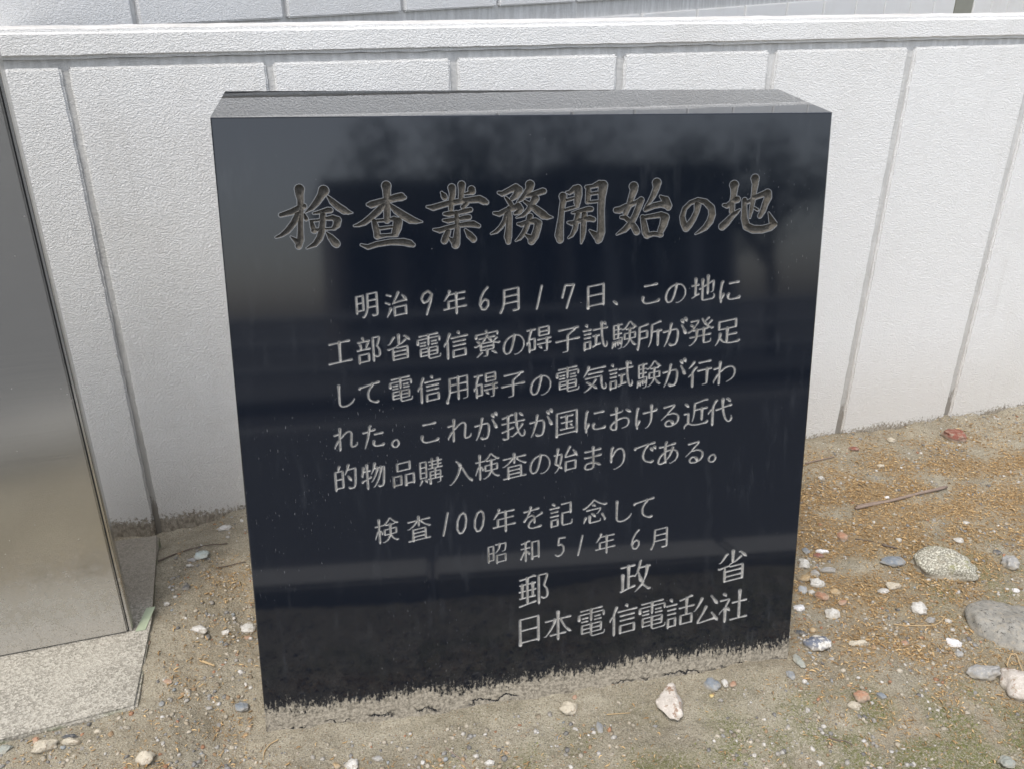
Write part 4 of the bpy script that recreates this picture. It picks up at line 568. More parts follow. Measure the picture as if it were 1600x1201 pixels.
def street():
    g = M('kerb_concrete', rough=.85); kc = g.set(color=g.mix(g.noise(30, 5, .7), (.30, .29, .27), (.48, .465, .43)), normal=g.bump(g.noise(150, 3), .002, .7))
    bm = bmesh.new()
    for k in range(-12, 14):
        p = np.array([k*.9, .40+.16*k*.9, 0.]); d = np.array([.987, .158, 0]); n = np.array([-.158, .987, 0])
        bm_prism(bm, frame_box(p, d, n, .004, .905, 0, .2), -.2, .045, .012, 2)
    tag(link('kerb', bm_mesh(bm, 'kerb'), kc), kind='structure')
    g = M('asphalt', rough=.85); ac = g.set(color=g.mix(g.noise(400, 3, .8), (.07, .07, .073), (.13, .13, .13)), normal=g.bump(g.noise(300, 3), .004, .6))
    bm = bmesh.new(); bmesh.ops.create_grid(bm, x_segments=1, y_segments=1, size=150); bmesh.ops.translate(bm, verts=bm.verts, vec=(0, 0, -.16))
    tag(link('road', bm_mesh(bm, 'road'), ac), kind='structure')
    g = M('pavement_paving', rough=.8); pc = g.set(color=g.mix(g.noise(60, 4), (.10, .10, .10), (.16, .16, .16)))
    bm = bmesh.new(); bm_prism(bm, [(-30, -8.2), (40, -8.2), (40, -5.9), (-30, -5.9)], -.2, -.03, .01)
    tag(link('pavement', bm_mesh(bm, 'pavement'), pc), kind='structure')
    # houses, rail and pole across the street, mirrored in the polished stone
    wm = M('pale_grey_cladding', rough=.7); wm = wm.set(color=wm.mix(wm.noise(3, 4), (.50, .50, .51), (.62, .62, .62)))
    wb = M('brown_tile_cladding', rough=.7); wb = wb.set(color=wb.mix(wb.noise(3, 4), (.30, .26, .23), (.38, .33, .30)))
    gm = M('dark_window_glass', rough=.05, spec=.8).set(color=(.02, .024, .03)); fm = M('pale_window_frame', rough=.5).set(color=(.5, .5, .5))
    rm = M('dark_roof_sheet', rough=.6).set(color=(.09, .09, .10))
    def house(x0, x1, y, h, mat, lab, n, rows):
        root = empty('street_building', ((x0+x1)/2, y, -.16), lab, 'building', 'buildings across the street')
        bm = bmesh.new(); bm_prism(bm, [(x0, y-5), (x1, y-5), (x1, y), (x0, y)], -.16, h, .02); link('wall', bm_mesh(bm, 'wall'), mat, root)
        bm = bmesh.new(); bm_prism(bm, [(x0-.2, y-5.2), (x1+.2, y-5.2), (x1+.2, y+.25), (x0-.2, y+.25)], h+.002, h+.14, .02); link('roof', bm_mesh(bm, 'roof'), rm, root)
        wd = (x1-x0)/n
        for k in range(n):
            xa, xb = x0+wd*(k+.18), x0+wd*(k+.82)
            for z0, z1 in rows:
                bm = bmesh.new(); bm_prism(bm, [(xa, y+.005), (xb, y+.005), (xb, y+.05), (xa, y+.05)], z0, z1); wo = link('window', bm_mesh(bm, 'window'), gm, root)
                bm = bmesh.new(); bm_prism(bm, [(xa-.06, y+.004), (xb+.06, y+.004), (xb+.06, y+.16), (xa-.06, y+.16)], z0-.09, z0-.002); link('sill', bm_mesh(bm, 'sill'), fm, wo)
    house(.5, 4.4, -11.5, 2.75, wb, 'low brown shop front across the street mirrored left in the polished stone', 4, ((.5, 2.0),))
    house(4.6, 8.0, -12.2, 3.1, wm, 'low pale building across the street mirrored right in the polished stone', 4, ((.9, 2.2),))
    # guard rail between road and far pavement
    root = empty('guard_rail', (3, -5.5, -.16), 'white pipe guard rail along the far side of the street', 'guard rail')
    for z in (.28, .52, .76): link('rail', tube('rail', [(-9, -5.5, z), (3, -5.5, z), (16, -5.5, z)], .035, 8), fm, root)
    for k in range(13): link('post', tube('post', [(-8.6+k*2, -5.5, -.16), (-8.6+k*2, -5.5, .82)], .045, 8), fm, root)
    pm = M('grey_concrete_pole', rough=.85).set(color=(.30, .295, .285))
    t = tube('utility_pole', [(3.75, -6.6, -.16), (3.75, -6.6, 4), (3.75, -6.6, 8)], [.15, .135, .12], 14)
    tag(link('utility_pole', t, pm, None, (3.75, -6.6, -.16)), 'grey concrete utility pole on the far pavement', 'utility pole')
    lm = M('white_road_paint', rough=.7).set(color=(.6, .6, .58))
    bm = bmesh.new(); vs = [bm.verts.new(p) for p in ((-20, -4.75, -.155), (30, -4.75, -.155), (30, -4.6, -.155), (-20, -4.6, -.155))]; bm.faces.new(vs)
    tag(link('road_marking', bm_mesh(bm, 'road_marking'), lm), kind='structure')
    # tree crowns added to soften the light and dark mirrored in the stone
    bark = M('tree_bark', rough=.9).set(color=(.10, .085, .07)); lf = M('tree_leaf', rough=.6); lf = lf.set(color=lf.mix(lf.noise(2.5, 3), (.035, .05, .022), (.085, .105, .05)))
    for k, (x, y, h, rad, n, lab) in enumerate(((1.35, -8.3, 2.9, 1.05, 1500, 'leftmost added tree, softening the light mirrored in the polished stone'), (3.0, -8.9, 3.5, 1.35, 2400, 'second added tree from the left, softening the light mirrored in the polished stone'), (4.8, -8.9, 3.1, 1.25, 2100, 'third added tree from the left, softening the light mirrored in the polished stone'), (6.3, -8.2, 3.0, 1.0, 1500, 'rightmost added tree, softening the light mirrored in the polished stone'))):
        r = np.random.default_rng(500+k); root = empty('added_tree', (x, y, -.05), lab, 'tree', 'trees added across the road for the mirrored light')
        V = [tube('trunk', [(x, y, -.05), (x+.03, y, h*.35), (x-.02, y+.03, h*.6), (x+.05, y, h*.9)], [.10, .08, .06, .02], 8)]
        link('trunk', V[0], bark, root)
        for q in range(5):
            a = q*1.26+k; link('limb', tube('limb', [(x, y, h*(.40+.06*q)), (x+.5*rad*math.cos(a), y+.5*rad*math.sin(a), h*(.58+.05*q)), (x+.85*rad*math.cos(a), y+.85*rad*math.sin(a), h*(.66+.06*q))], [.045, .03, .01], 6), bark, root)
        cl = r.normal(size=(34, 3)); cl /= np.linalg.norm(cl, axis=1)[:, None]; cl = cl*r.uniform(.25, 1, (34, 1))**.6*np.array((rad, rad, rad*.85))+(x, y, h*.82)
        c = cl[r.integers(34, size=n)]+r.normal(size=(n, 3))*.17*rad; a = r.normal(size=(n, 3)); b = r.normal(size=(n, 3)); a /= np.linalg.norm(a, axis=1)[:, None]; b /= np.linalg.norm(b, axis=1)[:, None]
        V = np.stack([c-a*.055, c+b*.03, c+a*.055, c-b*.03], 1).reshape(-1, 3); link('crown', npmesh('crown', V, np.arange(4*n).reshape(-1, 4)), lf, root)
street()

# ------------------------------------------------------------------ loose stones, shells and shards lying on the soil
def ico(sub):
    bm = bmesh.new(); bmesh.ops.create_icosphere(bm, subdivisions=sub, radius=1)
    v = np.array([p.co[:] for p in bm.verts]); f = np.array([[q.index for q in t.verts] for t in bm.faces]); bm.free(); return v, f
ICO = {k: ico(k) for k in (1, 2, 4)}
def lump(v, seed, amp=.18, cuts=0, deep=.72):
    r = np.random.default_rng(seed); v = v.copy()
    for k in range(7):
        d = r.normal(size=3); d /= np.linalg.norm(d); fq = r.uniform(1, 3.2)
        v *= (1+amp*.45*np.sin(fq*(v @ d)+r.uniform(0, 6)))[:, None]
    for k in range(cuts):
        d = r.normal(size=3); d /= np.linalg.norm(d); h = r.uniform(deep, deep+.22); s = v @ d
        v = v - np.where(s > h, (s-h)*.93, 0)[:, None]*d
    for k in range(10):
        d = r.normal(size=3); d /= np.linalg.norm(d); fq = r.uniform(6, 14)
        v *= (1+amp*.13*np.sin(fq*(v @ d)+r.uniform(0, 6)))[:, None]
    return v/np.abs(v).max(0)
def stone_mat(name, c1, c2, spot=None, sscale=130, amt=.5, moss=0, rough=.75, nsc=45):
    g = M(name, rough=rough, spec=.35); n = g.noise(nsc, 5, .7); f = g.noise(320, 3, .7)
    col = g.mix(g.ramp(n, .32, .68), c1, c2); col = g.mix(g.math('MULTIPLY', g.ramp(f, .45, .7), .35), col, tuple(x*.5 for x in c1))
    h = g.math('ADD', n, g.math('MULTIPLY', f, .5))
    if spot:
        sp = g.noise(sscale, 4, .75); col = g.mix(g.ramp(sp, 1-amt-.05, 1-amt+.05), col, spot); h = g.math('ADD', h, g.math('MULTIPLY', sp, .6))
    if moss:
        m = g.ramp(g.math('ADD', g.noise(34, 5, .75), g.math('MULTIPLY', g.sep()[2], 2.2)), .60, .72); col = g.mix(g.math('MULTIPLY', m, moss), col, (.17, .19, .035))
    # soil dusted over the buried edge
    d = g.ramp(g.math('ADD', g.sep()[2], g.math('MULTIPLY', g.noise(90, 3), .008)), .001, .011, 1, 0)
    d = g.math('MAXIMUM', g.math('MULTIPLY', d, .75), g.math('MULTIPLY', g.ramp(g.noise(70, 4, .7), .45, .70), .68))
    col = g.mix(d, col, (.33, .29, .225))
    return g.set(color=col, normal=g.bump(h, .0022, .7))
SM = {
 'lichen': stone_mat('lichen_stone', (.17, .16, .125), (.27, .25, .20), (.60, .58, .48), 240, .47, .95),
 'pitted': stone_mat('pitted_grey_stone', (.20, .19, .165), (.30, .285, .25), (.07, .066, .058), 120, .40),
 'concrete': stone_mat('pale_concrete', (.44, .39, .34), (.64, .59, .53), (.25, .15, .10), 55, .43),
 'white': stone_mat('white_quartz', (.46, .44, .40), (.66, .64, .60), (.30, .27, .23), 90, .42),
 'cream': stone_mat('cream_stone', (.42, .37, .28), (.57, .51, .41), (.27, .21, .14), 90, .42),
 'tan': stone_mat('tan_stone', (.36, .25, .13), (.50, .38, .23), None),
 'grey': stone_mat('grey_stone', (.25, .245, .235), (.40, .39, .37), (.55, .54, .51), 120, .36),
 'slate': stone_mat('blue_grey_slate', (.15, .17, .19), (.25, .275, .30), (.38, .39, .39), 120, .34),
 'dark': stone_mat('dark_slate', (.045, .05, .055), (.10, .105, .115), None),
 'marble': stone_mat('marbled_stone', (.10, .115, .15), (.17, .18, .21), (.62, .60, .56), 48, .46),
 'green': stone_mat('green_grey_stone', (.24, .25, .22), (.32, .335, .30), None),
 'brick': stone_mat('red_brick_shard', (.19, .065, .045), (.27, .10, .07), (.20, .14, .10), 90, .38),
 'orange': stone_mat('orange_brick_pebble', (.31, .16, .095), (.40, .235, .15), (.46, .33, .22), 90, .38),
 'blue': stone_mat('pale_blue_stone', (.32, .335, .35), (.44, .455, .465), (.66, .66, .64), 120, .36),
 'glass': stone_mat('milky_green_glass', (.36, .41, .39), (.45, .50, .47), None, rough=.25),
 'shell': stone_mat('white_shell', (.66, .65, .66), (.80, .79, .79), (.5, .48, .46), 90, .36, rough=.4),
 'yellow': stone_mat('yellow_pebble', (.55, .40, .12), (.66, .50, .20), None)}
LOOSE = [  # name, kind word, material, survey position, width and height in survey pixels, facets, rotation, flatness, label
 ('boulder', 'stone', 'lichen', 1467, 888, 112, 62, 4, -62, .46, 'large cream stone freckled with lichen and topped with green moss'),
 ('boulder', 'stone', 'pitted', 1566, 984, 136, 84, 4, -44, .42, 'big grey stone full of small dark pits at the right edge'),
 ('stone_chunk', 'stone chunk', 'concrete', 1588, 1074, 66, 64, 7, 20, .6, 'rough pale concrete lump below the big pitted grey stone'),
 ('stone_chunk', 'stone chunk', 'grey', 1534, 1056, 54, 30, 7, -12, .55, 'flat grey stone chip touching the pale concrete lump'),
 ('stone', 'stone', 'slate', 1396, 877, 46, 22, 6, -6, .4, 'flat blue grey stone against the lichen freckled boulder'),
 ('pebble', 'pebble', 'grey', 1577, 883, 28, 25, 0, 30, .75, 'round light grey pebble alone right of the lichen freckled boulder'),
 ('brick_shard', 'brick shard', 'brick', 1489, 684, 36, 24, 6, -30, .5, 'dark red brick shard near the foot of the white wall'),
 ('shell', 'shell', 'white', 1382, 922, 23, 12, 0, -12, .35, 'thin oval white shell with a dark rim in front of the flat blue grey stone'),
 ('pebble', 'pebble', 'cream', 1397, 915, 26, 14, 0, -12, .4, 'flat cream pebble touching the oval white shell'),
 ('stone', 'stone', 'white', 1437, 954, 29, 26, 3, -30, .65, 'rounded white grey stone left of the big pitted stone'),
 ('pebble', 'pebble', 'grey', 1453, 972, 19, 13, 0, 0, .6, 'half buried grey pebble under the rounded white grey stone'),
 ('shell', 'shell', 'shell', 1490, 1008, 27, 17, 5, -10, .35, 'bright white pointed shell chip in front of the big pitted stone'),
 ('stone', 'stone', 'marble', 1274, 1012, 44, 31, 5, -14, .65, 'dark blue stone marbled with white at the right foot of the memorial'),
 ('pebble', 'pebble', 'green', 1248, 1036, 18, 29, 0, 12, .55, 'long green grey pebble beside the lower right corner of the memorial'),
 ('pebble', 'pebble', 'slate', 1234, 1058, 15, 17, 2, 8, .55, 'small blue grey pebble below the long green grey one'),
 ('pebble', 'pebble', 'white', 1256, 1066, 10, 11, 0, 0, .8, 'tiny white pebble right of the small blue grey one'),
 ('brick_shard', 'brick pebble', 'orange', 1344, 1091, 29, 22, 4, -18, .65, 'rounded orange red brick pebble in the mossy foreground'),
 ('stone', 'stone', 'cream', 1335, 1103, 24, 15, 6, -20, .4, 'tan triangular stone under the orange red brick pebble'),
 ('pebble', 'pebble', 'slate', 1379, 1088, 18, 14, 0, 12, .6, 'smooth slate blue pebble right of the orange red brick pebble'),
 ('stone', 'stone', 'white', 1300, 962, 27, 20, 5, 15, .65, 'chunky white stone right of the memorial among orange crumbs'),
 ('pebble', 'pebble', 'white', 1257, 880, 22, 19, 3, 0, .65, 'white stone at the edge of the memorial, rearmost of its pebble heap'),
 ('pebble', 'pebble', 'slate', 1259, 857, 14, 13, 0, 0, .5, 'blue grey pebble behind the pebble heap by the memorial'),
 ('pebble', 'pebble', 'shell', 1285, 861, 22, 9, 4, -8, .45, 'long white chip lying over a red shard behind the pebble heap'),
 ('brick_shard', 'brick shard', 'brick', 1278, 866, 20, 10, 5, -8, .4, 'small red shard under the long white chip'),
 ('pebble', 'pebble', 'grey', 1273, 893, 17, 15, 0, 0, .8, 'round grey pebble in the middle of the pebble heap'),
 ('pebble', 'pebble', 'grey', 1293, 890, 26, 11, 3, -5, .5, 'flat light grey pebble right of the round grey one in the heap'),
 ('pebble', 'pebble', 'tan', 1257, 906, 24, 17, 0, 0, .65, 'brown tan pebble at the edge of the memorial'),
 ('pebble', 'pebble', 'white', 1277, 914, 27, 18, 3, -8, .6, 'beige white pebble, largest of the heap by the memorial'),
 ('pebble', 'pebble', 'blue', 1253, 922, 20, 16, 2, -20, .55, 'pale blue pebble at the edge of the memorial'),
 ('pebble', 'pebble', 'white', 1268, 927, 12, 10, 3, 0, .7, 'small white pebble between the pale blue and orange ones'),
 ('pebble', 'pebble', 'tan', 1305, 926, 19, 14, 0, 0, .7, 'round tan pebble at the right end of the heap'),
 ('brick_shard', 'brick shard', 'orange', 1282, 935, 26, 16, 5, -25, .5, 'bright orange brick shard in front of the pebble heap'),
 ('brick_shard', 'brick shard', 'orange', 1315, 945, 18, 9, 5, 10, .35, 'flat orange flake above the chunky white stone'),
 ('stone', 'stone', 'shell', 1248, 951, 19, 18, 4, -15, .6, 'bright white stone touching the right edge of the memorial'),
 ('pebble', 'pebble', 'orange', 1316, 838, 18, 15, 3, 0, .7, 'orange pink pebble alone on the crumbs right of the memorial'),
 ('stone', 'stone', 'white', 1498, 846, 20, 12, 3, 10, .4, 'flat pale stone behind the lichen freckled boulder'),
 ('pebble', 'pebble', 'dark', 1558, 863, 14, 9, 3, 0, .5, 'dark grey pebble behind the round light grey pebble'),
 ('pebble', 'pebble', 'white', 1404, 845, 9, 8, 2, 0, .7, 'tiny white pebble above the flat blue grey stone'),
 ('pebble', 'pebble', 'shell', 1385, 778, 9, 6, 2, 0, .6, 'tiny bright white pebble behind the forked stick'),
 ('pebble', 'pebble', 'white', 1282, 749, 14, 9, 4, 0, .6, 'white chip beside the memorial halfway to the wall'),
 ('pebble', 'pebble', 'cream', 1375, 732, 14, 9, 3, 0, .6, 'cream pebble in the rust brown crumbs near the wall'),
 ('pebble', 'pebble', 'cream', 1392, 692, 14, 10, 2, 0, .7, 'yellowish white pebble close to the white wall'),
 ('brick_shard', 'brick shard', 'brick', 1333, 706, 17, 10, 5, 0, .5, 'small red brick shard close to the white wall'),
 ('pebble', 'pebble', 'white', 1509, 817, 11, 7, 3, 0, .5, 'small white chip beyond the flat pale stone'),
 ('shell', 'shell', 'shell', 1586, 924, 14, 8, 3, -15, .4, 'small bright shell between the round grey pebble and the pitted stone'),
 ('pebble', 'pebble', 'white', 1482, 970, 13, 9, 3, 0, .6, 'white chip left of the big pitted stone at the curled stem'),
 ('shell', 'shell', 'cream', 1340, 1012, 38, 10, 5, 6, .35, 'long thin cream chip lying between the marbled stone and the shell chip'),
 ('pebble', 'pebble', 'orange', 1413, 1007, 13, 11, 0, -30, .6, 'oval orange pebble left of the bright pointed shell chip'),
 ('pebble', 'pebble', 'tan', 1269, 988, 12, 10, 0, 0, .75, 'round brown pebble above the marbled stone'),
 ('pebble', 'pebble', 'dark', 1248, 990, 21, 11, 0, -5, .5, 'flat dark grey pebble beside the memorial above the marbled stone'),
 ('pebble', 'pebble', 'grey', 1497, 1027, 15, 12, 2, 0, .6, 'light grey pebble in front of the bright pointed shell chip'),
 ('pebble', 'pebble', 'green', 1575, 1194, 34, 22, 0, 0, .55, 'smooth grey green pebble in the lower right corner'),
 ('pebble', 'pebble', 'white', 1282, 1191, 15, 11, 4, -20, .6, 'white chip at the bottom below the orange red brick pebble'),
 ('stone_chunk', 'stone chunk', 'concrete', 1048, 1103, 48, 60, 9, 8, .62, 'angular pink and white concrete lump in front of the memorial'),
 ('stone_chunk', 'stone chunk', 'cream', 890, 1109, 32, 27, 6, -35, .5, 'grey cream stone chip in front of the memorial left of the concrete lump'),
 ('pebble', 'pebble', 'slate', 1111, 1075, 28, 25, 0, 20, .6, 'round blue grey pebble at the foot of the memorial'),
 ('pebble', 'pebble', 'white', 1131, 1073, 14, 15, 0, 20, .7, 'white egg shaped pebble right of the round blue grey one'),
 ('pebble', 'pebble', 'orange', 1144, 1074, 12, 12, 0, 0, .6, 'orange pebble right of the white egg shaped one'),
 ('pebble', 'pebble', 'yellow', 1111, 1091, 8, 8, 0, 0, .8, 'tiny yellow pebble below the round blue grey one'),
 ('pebble', 'pebble', 'slate', 938, 1136, 13, 19, 3, 0, .5, 'thin blue slate chip standing up in the foreground'),
 ('pebble', 'pebble', 'orange', 899, 1094, 11, 9, 3, 0, .6, 'orange crumb of brick behind the grey cream chip'),
 ('pebble', 'pebble', 'white', 551, 1194, 28, 22, 5, -20, .55, 'pale pointed stone at the bottom edge below the memorial'),
 ('pebble', 'pebble', 'tan', 526, 1196, 15, 14, 2, 0, .7, 'pinkish tan pebble beside the pale pointed stone'),
 ('pebble', 'pebble', 'grey', 589, 1185, 21, 12, 3, 0, .45, 'flat grey pebble right of the pale pointed stone'),
 ('pebble', 'pebble', 'white', 744, 1181, 11, 10, 2, 0, .7, 'white pebble at the end of the thin twig at the bottom'),
 ('pebble', 'pebble', 'white', 765, 1194, 18, 12, 3, 0, .6, 'pale stone at the bottom edge right of the thin twig'),
 ('stone_chunk', 'stone chunk', 'cream', 70, 1174, 42, 27, 6, 22, .6, 'cream rubble stone below the concrete footing'),
 ('stone_chunk', 'stone chunk', 'cream', 111, 1162, 33, 14, 4, 6, .5, 'long flat cream stone beside the cream rubble stone'),
 ('pebble', 'pebble', 'dark', 110, 1154, 27, 10, 5, 6, .5, 'dark slate chip along the edge of the concrete footing'),
 ('pebble', 'pebble', 'orange', 57, 1161, 13, 12, 2, 0, .7, 'small orange brick pebble left of the dark slate chip'),
 ('pebble', 'pebble', 'green', 8, 1173, 26, 19, 3, 20, .6, 'greenish white stone at the lower left corner'),
 ('stone_chunk', 'stone chunk', 'cream', 227, 1188, 31, 25, 6, -30, .65, 'yellowish white stone at the bottom left of the memorial'),
 ('pebble', 'pebble', 'cream', 152, 1145, 15, 9, 3, 0, .6, 'small cream pebble just off the footing corner'),
 ('pebble', 'pebble', 'slate', 378, 1110, 25, 19, 0, -15, .5, 'smooth grey pebble beside the lower left corner of the memorial'),
 ('stone', 'stone', 'white', 313, 987, 26, 14, 5, -10, .45, 'flat white stone between the footing and the memorial'),
 ('pebble', 'pebble', 'dark', 325, 996, 9, 10, 3, 0, .7, 'tiny dark pebble touching the flat white stone'),
 ('pebble', 'pebble', 'white', 352, 990, 15, 11, 4, 0, .6, 'small white stone right of the flat white stone'),
 ('pebble', 'pebble', 'white', 389, 984, 24, 20, 5, 40, .4, 'long pale chip leaning beside the left edge of the memorial'),
 ('brick_shard', 'brick shard', 'orange', 388, 999, 14, 8, 4, 0, .4, 'flat orange shard below the long pale chip'),
 ('glass_shard', 'glass shard', 'glass', 316, 870, 26, 18, 5, -10, .4, 'milky green glass shard near the wall left of the memorial'),
 ('pebble', 'pebble', 'dark', 291, 920, 15, 13, 5, 30, .5, 'dark slate chip in front of the milky green glass shard'),
 ('pebble', 'pebble', 'white', 260, 943, 13, 8, 4, 0, .5, 'white chip beside the edge of the concrete footing'),
 ('brick_shard', 'brick shard', 'orange', 263, 1064, 19, 9, 5, -15, .3, 'thin orange shard halfway along the footing edge'),
 ('brick_shard', 'brick shard', 'orange', 230, 1007, 9, 12, 4, 0, .4, 'orange crumb against the edge of the footing below the tape'),
 ('pebble', 'pebble', 'slate', 253, 1098, 11, 10, 2, 0, .5, 'small blue grey pebble by the front corner of the footing'),
 ('pebble', 'pebble', 'white', 352, 829, 32, 13, 6, 10, .35, 'flaked white paint chip at the foot of the wall left of the memorial'),
 ('pebble', 'pebble', 'grey', 300, 876, 15, 8, 3, 0, .5, 'small grey pebble left of the milky green glass shard'),
 ('pebble', 'pebble', 'white', 298, 884, 14, 7, 4, 0, .5, 'white chip in front of the milky green glass shard'),
 ('pebble', 'pebble', 'grey', 327, 1107, 11, 9, 3, 0, .6, 'tiny grey stone left of the smooth grey pebble')]
def loose():
    V0, F0 = ICO[4]; v2, f2 = ICO[2]
    for k, (nm, cat, mt, px, py, wp, hp, cuts, rot, flat, lab) in enumerate(LOOSE):
        P = at(px, py); depth = (P-CAM) @ AZ; m = depth/FPX; big = wp > 60
        a = wp*m/2; c = flat*a; sp = math.sin(math.atan2(CAM[2]-P[2], math.hypot(P[0], P[1])))
        b = max(.35*a, (hp*m/2-.5*c*math.sqrt(1-sp*sp))/sp)
        v = lump(V0 if wp > 12 else v2, 300+k, .2 if cuts < 6 else .17, max(0, cuts-2) if big else cuts+2, .8 if big else .66)
        v = v*(a, b, c); r = R_(rot*.5); v = np.stack([v[:, 0]*math.cos(r)-v[:, 1]*math.sin(r), v[:, 0]*math.sin(r)+v[:, 1]*math.cos(r), v[:, 2]], -1)
        me = npmesh(nm, v, F0 if wp > 12 else f2, True); z = float(soil_height(np.array(P[0]), np.array(P[1])))
        o = link(nm, me, SM[mt], None); o.location = (P[0], P[1], z+c*(.40 if not big else .22))
        tag(o, lab, cat, None, 'thing')
loose()

# ------------------------------------------------------------------ twigs and stems
def twigs():
    bark = M('grey_brown_bark', rough=.9); bark = bark.set(color=bark.mix(bark.noise(160, 3), (.15, .105, .08), (.32, .25, .20)))
    straw = M('dry_straw', rough=.8).set(color=(.42, .30, .16))
    dark = M('dark_twig_bark', rough=.9).set(color=(.13, .10, .078))
    def path(pts, lift, r):
        q = [np.array(at(*p)) for p in pts]; out = []
        for a, b in zip(q[:-1], q[1:]):
            for t in np.linspace(0, 1, 6, endpoint=False): out.append(a+(b-a)*t)
        out.append(q[-1]); out = np.array(out)
        for _ in range(3): out[1:-1] = (out[:-2]+2*out[1:-1]+out[2:])/4
        out[:, 2] = soil_height(out[:, 0], out[:, 1])+lift+r
        out[:, 2] = np.convolve(np.pad(out[:, 2], 3, 'edge'), np.ones(7)/7, 'valid')
        return out
    def put(nm, lab, cat, mat, pts, r, taper=.6, lift=.0015):
        q = path(pts, lift, r); rr = np.linspace(r, r*taper, len(q))*(1+.18*np.sin(np.arange(len(q))*1.9))
        return tag(link(nm, tube(nm, q, rr), mat, None, tuple(q.mean(0))), lab, cat)
    s = empty('stick', tuple(at(1410, 785)), 'long grey brown forked stick on the rust brown crumbs', 'stick')
    q = path([(1336, 796), (1385, 787), (1430, 776), (1478, 763)], .002, .0045)
    link('stem', tube('stem', q, np.linspace(.0042, .0048, len(q))), bark, s)
    q = path([(1338, 791), (1362, 788.5), (1390, 784)], .002, .003); link('side_shoot', tube('side_shoot', q, .0028), bark, s)
    put('stick', 'thin pale stick touching the memorial near the wall', 'stick', bark, [(1258, 727), (1280, 722), (1303, 718)], .0026)
    put('stick', 'thin dark twig lying near the wall left of the memorial', 'stick', dark, [(247, 876), (285, 864), (325, 855), (356, 852)], .0019)
    put('stick', 'hair thin twig in front of the memorial side near the glass shard', 'stick', dark, [(338, 887), (362, 883), (384, 881)], .0014)
    put('stick', 'thin reddish twig left of the lichen freckled boulder', 'stick', dark, [(1336, 842), (1365, 847), (1400, 855)], .0013)
    put('stick', 'short dark stick behind the flat blue grey stone', 'stick', dark, [(1378, 852), (1402, 858)], .0035)
    put('stem', 'dry straw stem curled round below the rounded white grey stone', 'stem', straw, [(1396, 976), (1425, 981), (1455, 981), (1470, 972), (1477, 963)], .0015, .8)
    put('stick', 'pale split splinter of wood between footing and memorial', 'stick', straw, [(317, 1034), (326, 1038), (336, 1041)], .0032)
    put('stem', 'thin brown twig at the bottom edge in front of the memorial', 'stem', bark, [(697, 1165), (712, 1178), (726, 1190), (738, 1202)], .0014)
    put('stem', 'looped pale straw at the lower left corner of the memorial', 'stem', straw, [(436, 1160), (424, 1167), (414, 1178), (412, 1192)], .0014)
    put('stem', 'thin straw right of the grey cream stone chip', 'stem', straw, [(948, 1116), (968, 1114), (985, 1112)], .0012)
    put('stem', 'pale straw loop hanging over the concrete lump at the right edge', 'stem', straw, [(1571, 1045), (1576, 1030), (1586, 1028), (1590, 1040), (1597, 1056)], .0014, .9, .006)
    put('stick', 'dark crooked rootlet in the right foreground', 'stick', dark, [(1295, 1153), (1310, 1158), (1320, 1156), (1332, 1163)], .0016)
twigs()

# ------------------------------------------------------------------ uncountable cover: grit, dropped catkin crumbs, moss
def visible_xy(n, r, dens=None, y0=.66, y1=2.75):
    """random points on the soil, thinned by a density function, clear of the stone and the footing"""
    x = r.uniform(-1.4, 2.6, n); y = y0+(y1-y0)*r.uniform(0, 1, n)
    u = (x-.05)*SD[0]+(y-1.36)*SD[1]; v = (x-.05)*SB[0]+(y-1.36)*SB[1]
    wd = (x-WO[0])*WN[0]+(y-WO[1])*WN[1]
    ok = ~((np.abs(u) < .575) & (v > -.03) & (v < .55)) & (wd < -.004)
    ok &= ~((x < -.70-.27*(y-1.25)) & (y > 1.22+.35*(x+.95)))
    ok &= (np.abs(x-.0) < .72*np.maximum(y, .6)+.35)
    if dens is not None: ok &= r.uniform(0, 1, n) < dens(x, y)
    return x[ok], y[ok]
def scatter(name, shapes, x, y, size, cols, r, lift, mat, flat=(1, 1, .6), tilt=.5):
    V, F, Cc = [], [], []; base = 0; z = soil_height(x, y)
    for k in range(len(x)):
        v, f = shapes[r.integers(len(shapes))]
        s = size[k]; a = r.uniform(0, 6.28); t = r.uniform(-tilt, tilt)
        v = v*s*np.array(flat)*r.uniform(.75, 1.25, 3)
        ca, sa, ct, st = math.cos(a), math.sin(a), math.cos(t), math.sin(t)
        v = np.stack([v[:, 0], v[:, 1]*ct-v[:, 2]*st, v[:, 1]*st+v[:, 2]*ct], -1); v = np.stack([v[:, 0]*ca-v[:, 1]*sa, v[:, 0]*sa+v[:, 1]*ca, v[:, 2]], -1)
        V.append(v+(x[k], y[k], z[k]+lift*s)); F.append(f+base); base += len(v); Cc.append(np.repeat(cols[k][None], len(v), 0))
    me = npmesh(name, np.concatenate(V), np.concatenate(F), True); cattr(me, 'tone', np.concatenate(Cc))
    return link(name, me, mat)
def tone_mat(name, rough=.85, var=.3):
    g = M(name, rough=rough, spec=.3); c = g.attr('tone', 'Color'); n = g.noise(220, 3, .7)
    return g.set(color=g.mix(g.math('MULTIPLY', g.ramp(n, .4, .65), var), c, g.mix(1, c, (.5, .45, .4), 'MULTIPLY')), normal=g.bump(n, .001, .5))
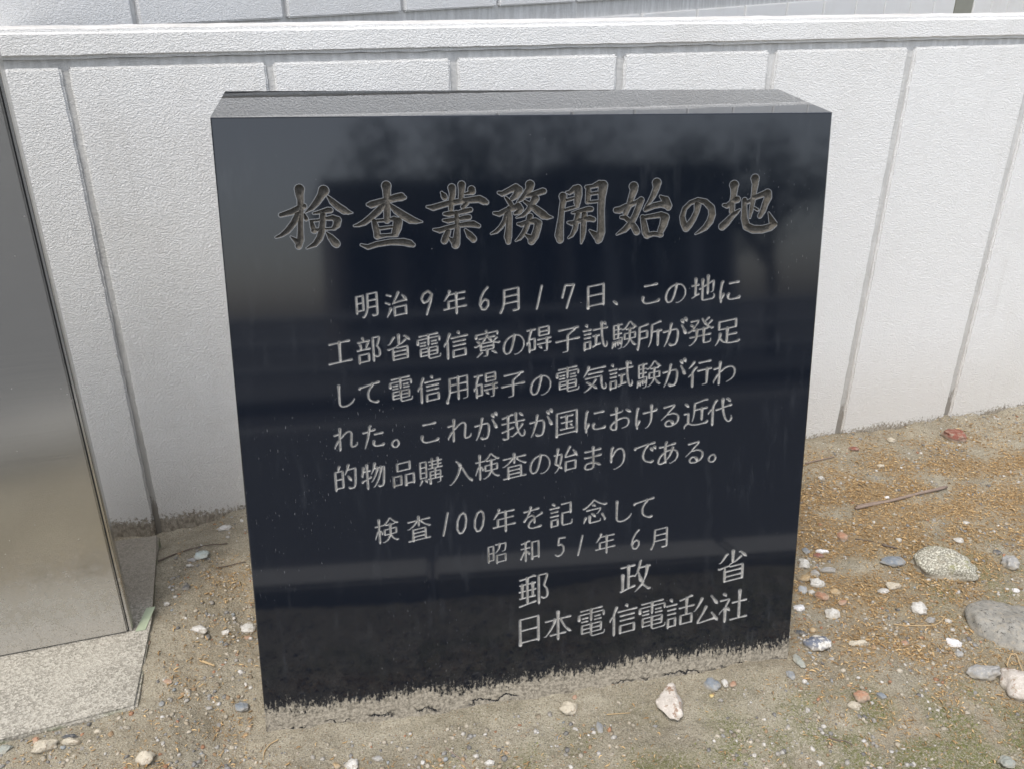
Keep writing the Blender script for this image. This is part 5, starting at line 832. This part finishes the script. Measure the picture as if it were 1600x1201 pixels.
def cover():
    r = np.random.default_rng(77)
    pal = np.array([(.72, .70, .66), (.62, .56, .46), (.50, .45, .36), (.40, .39, .37), (.28, .29, .30), (.17, .18, .20), (.44, .28, .15), (.46, .20, .10), (.36, .30, .22), (.80, .79, .77), (.34, .39, .43)])
    pw = np.array([.11, .17, .18, .13, .08, .05, .07, .04, .11, .03, .03])
    x, y = visible_xy(80000, r, lambda a, b: np.clip(.40+1.0*perlin(a*5, b*5, 51)+.25*(b < 1.3)+.9*blob(a, b, -.58, 1.42, .16, .3)+.5*blob(a, b, .75, 1.5, .25, .2), .05, 1))
    shapes = [(lump(ICO[1][0], 900+k, .3, 5, .6), ICO[1][1]) for k in range(12)]
    sz = .0012+.0054*r.uniform(0, 1, len(x))**3.2
    tag(scatter('gravel', shapes, x, y, sz, (pal[r.choice(len(pal), len(x), p=pw)]*.55+np.array((.30, .26, .19))*.30)*r.uniform(.8, 1.15, (len(x), 1)), r, .12, tone_mat('gravel_mix', .9, .6)), 'small mixed gravel scattered over the sandy soil', 'gravel', kind='stuff')
    # crumbs of dropped blossom and catkins
    def curl(k):
        q = np.random.default_rng(k); n = 4; t = np.linspace(0, 1, n); bend = q.uniform(-.9, .9)
        c = np.stack([2*(t-.5), bend*(t-.5)**2*2, .5*q.uniform(0, 1)*np.sin(t*3.1)], -1); V, F = [], []
        w = .30*np.array([.5, 1, .9, .35])
        for i in range(n):
            for s in range(3):
                an = s*2.094; V.append(c[i]+(0, w[i]*math.cos(an), w[i]*math.sin(an)))
        for i in range(n-1):
            for s in range(3): F.append((i*3+s, i*3+(s+1) % 3, i*3+3+(s+1) % 3, i*3+3+s))
        F.append((0, 1, 2, 2)); F.append((9, 10, 11, 11))
        T = [(a, b, c_) for a, b, c_, d in F]+[(a, c_, d) for a, b, c_, d in F if c_ != d]
        return np.array(V), np.array(T)
    shapes = [curl(k) for k in range(14)]
    x, y = visible_xy(280000, r, lambda a, b: litter_density(a, b)*1.15+.02, .66, 2.72)
    sz = r.uniform(.0017, .0048, len(x))*(1+.5*(r.uniform(0, 1, len(x)) > .93)); t = r.uniform(0, 1, (len(x), 1))
    cols = np.array((.36, .22, .095))*(1-t)+np.array((.66, .47, .245))*t; cols *= r.uniform(.6, 1.15, (len(x), 1))
    tag(scatter('fallen_catkins', shapes, x, y, sz, cols, r, .35, tone_mat('rust_brown_crumbs', .8, .2), (1, 1, 1), .4), 'rust brown crumbs of fallen catkins covering the soil', 'litter', kind='stuff')
    # moss: short blades in clumps
    x, y = visible_xy(150000, r, lambda a, b: moss_density(a, b)**1.7*.75)
    bl = [(np.array([(-.35, 0, 0), (.35, 0, 0), (q*.5, .3-q*.4, 1.)]), np.array([(0, 1, 2)])) for q in (-1, -.4, .3, .9)]
    g = r.uniform(0, 1, (len(x), 1)); cols = (np.array((.105, .122, .03))*(1-g)+np.array((.22, .235, .075))*g)
    tag(scatter('moss', bl, x, y, r.uniform(.0022, .0055, len(x)), cols, r, -.1, tone_mat('green_moss', .9, .2), (1, 1, 1), .9), 'patchy green moss creeping over the damp soil', 'moss', kind='stuff')
cover()
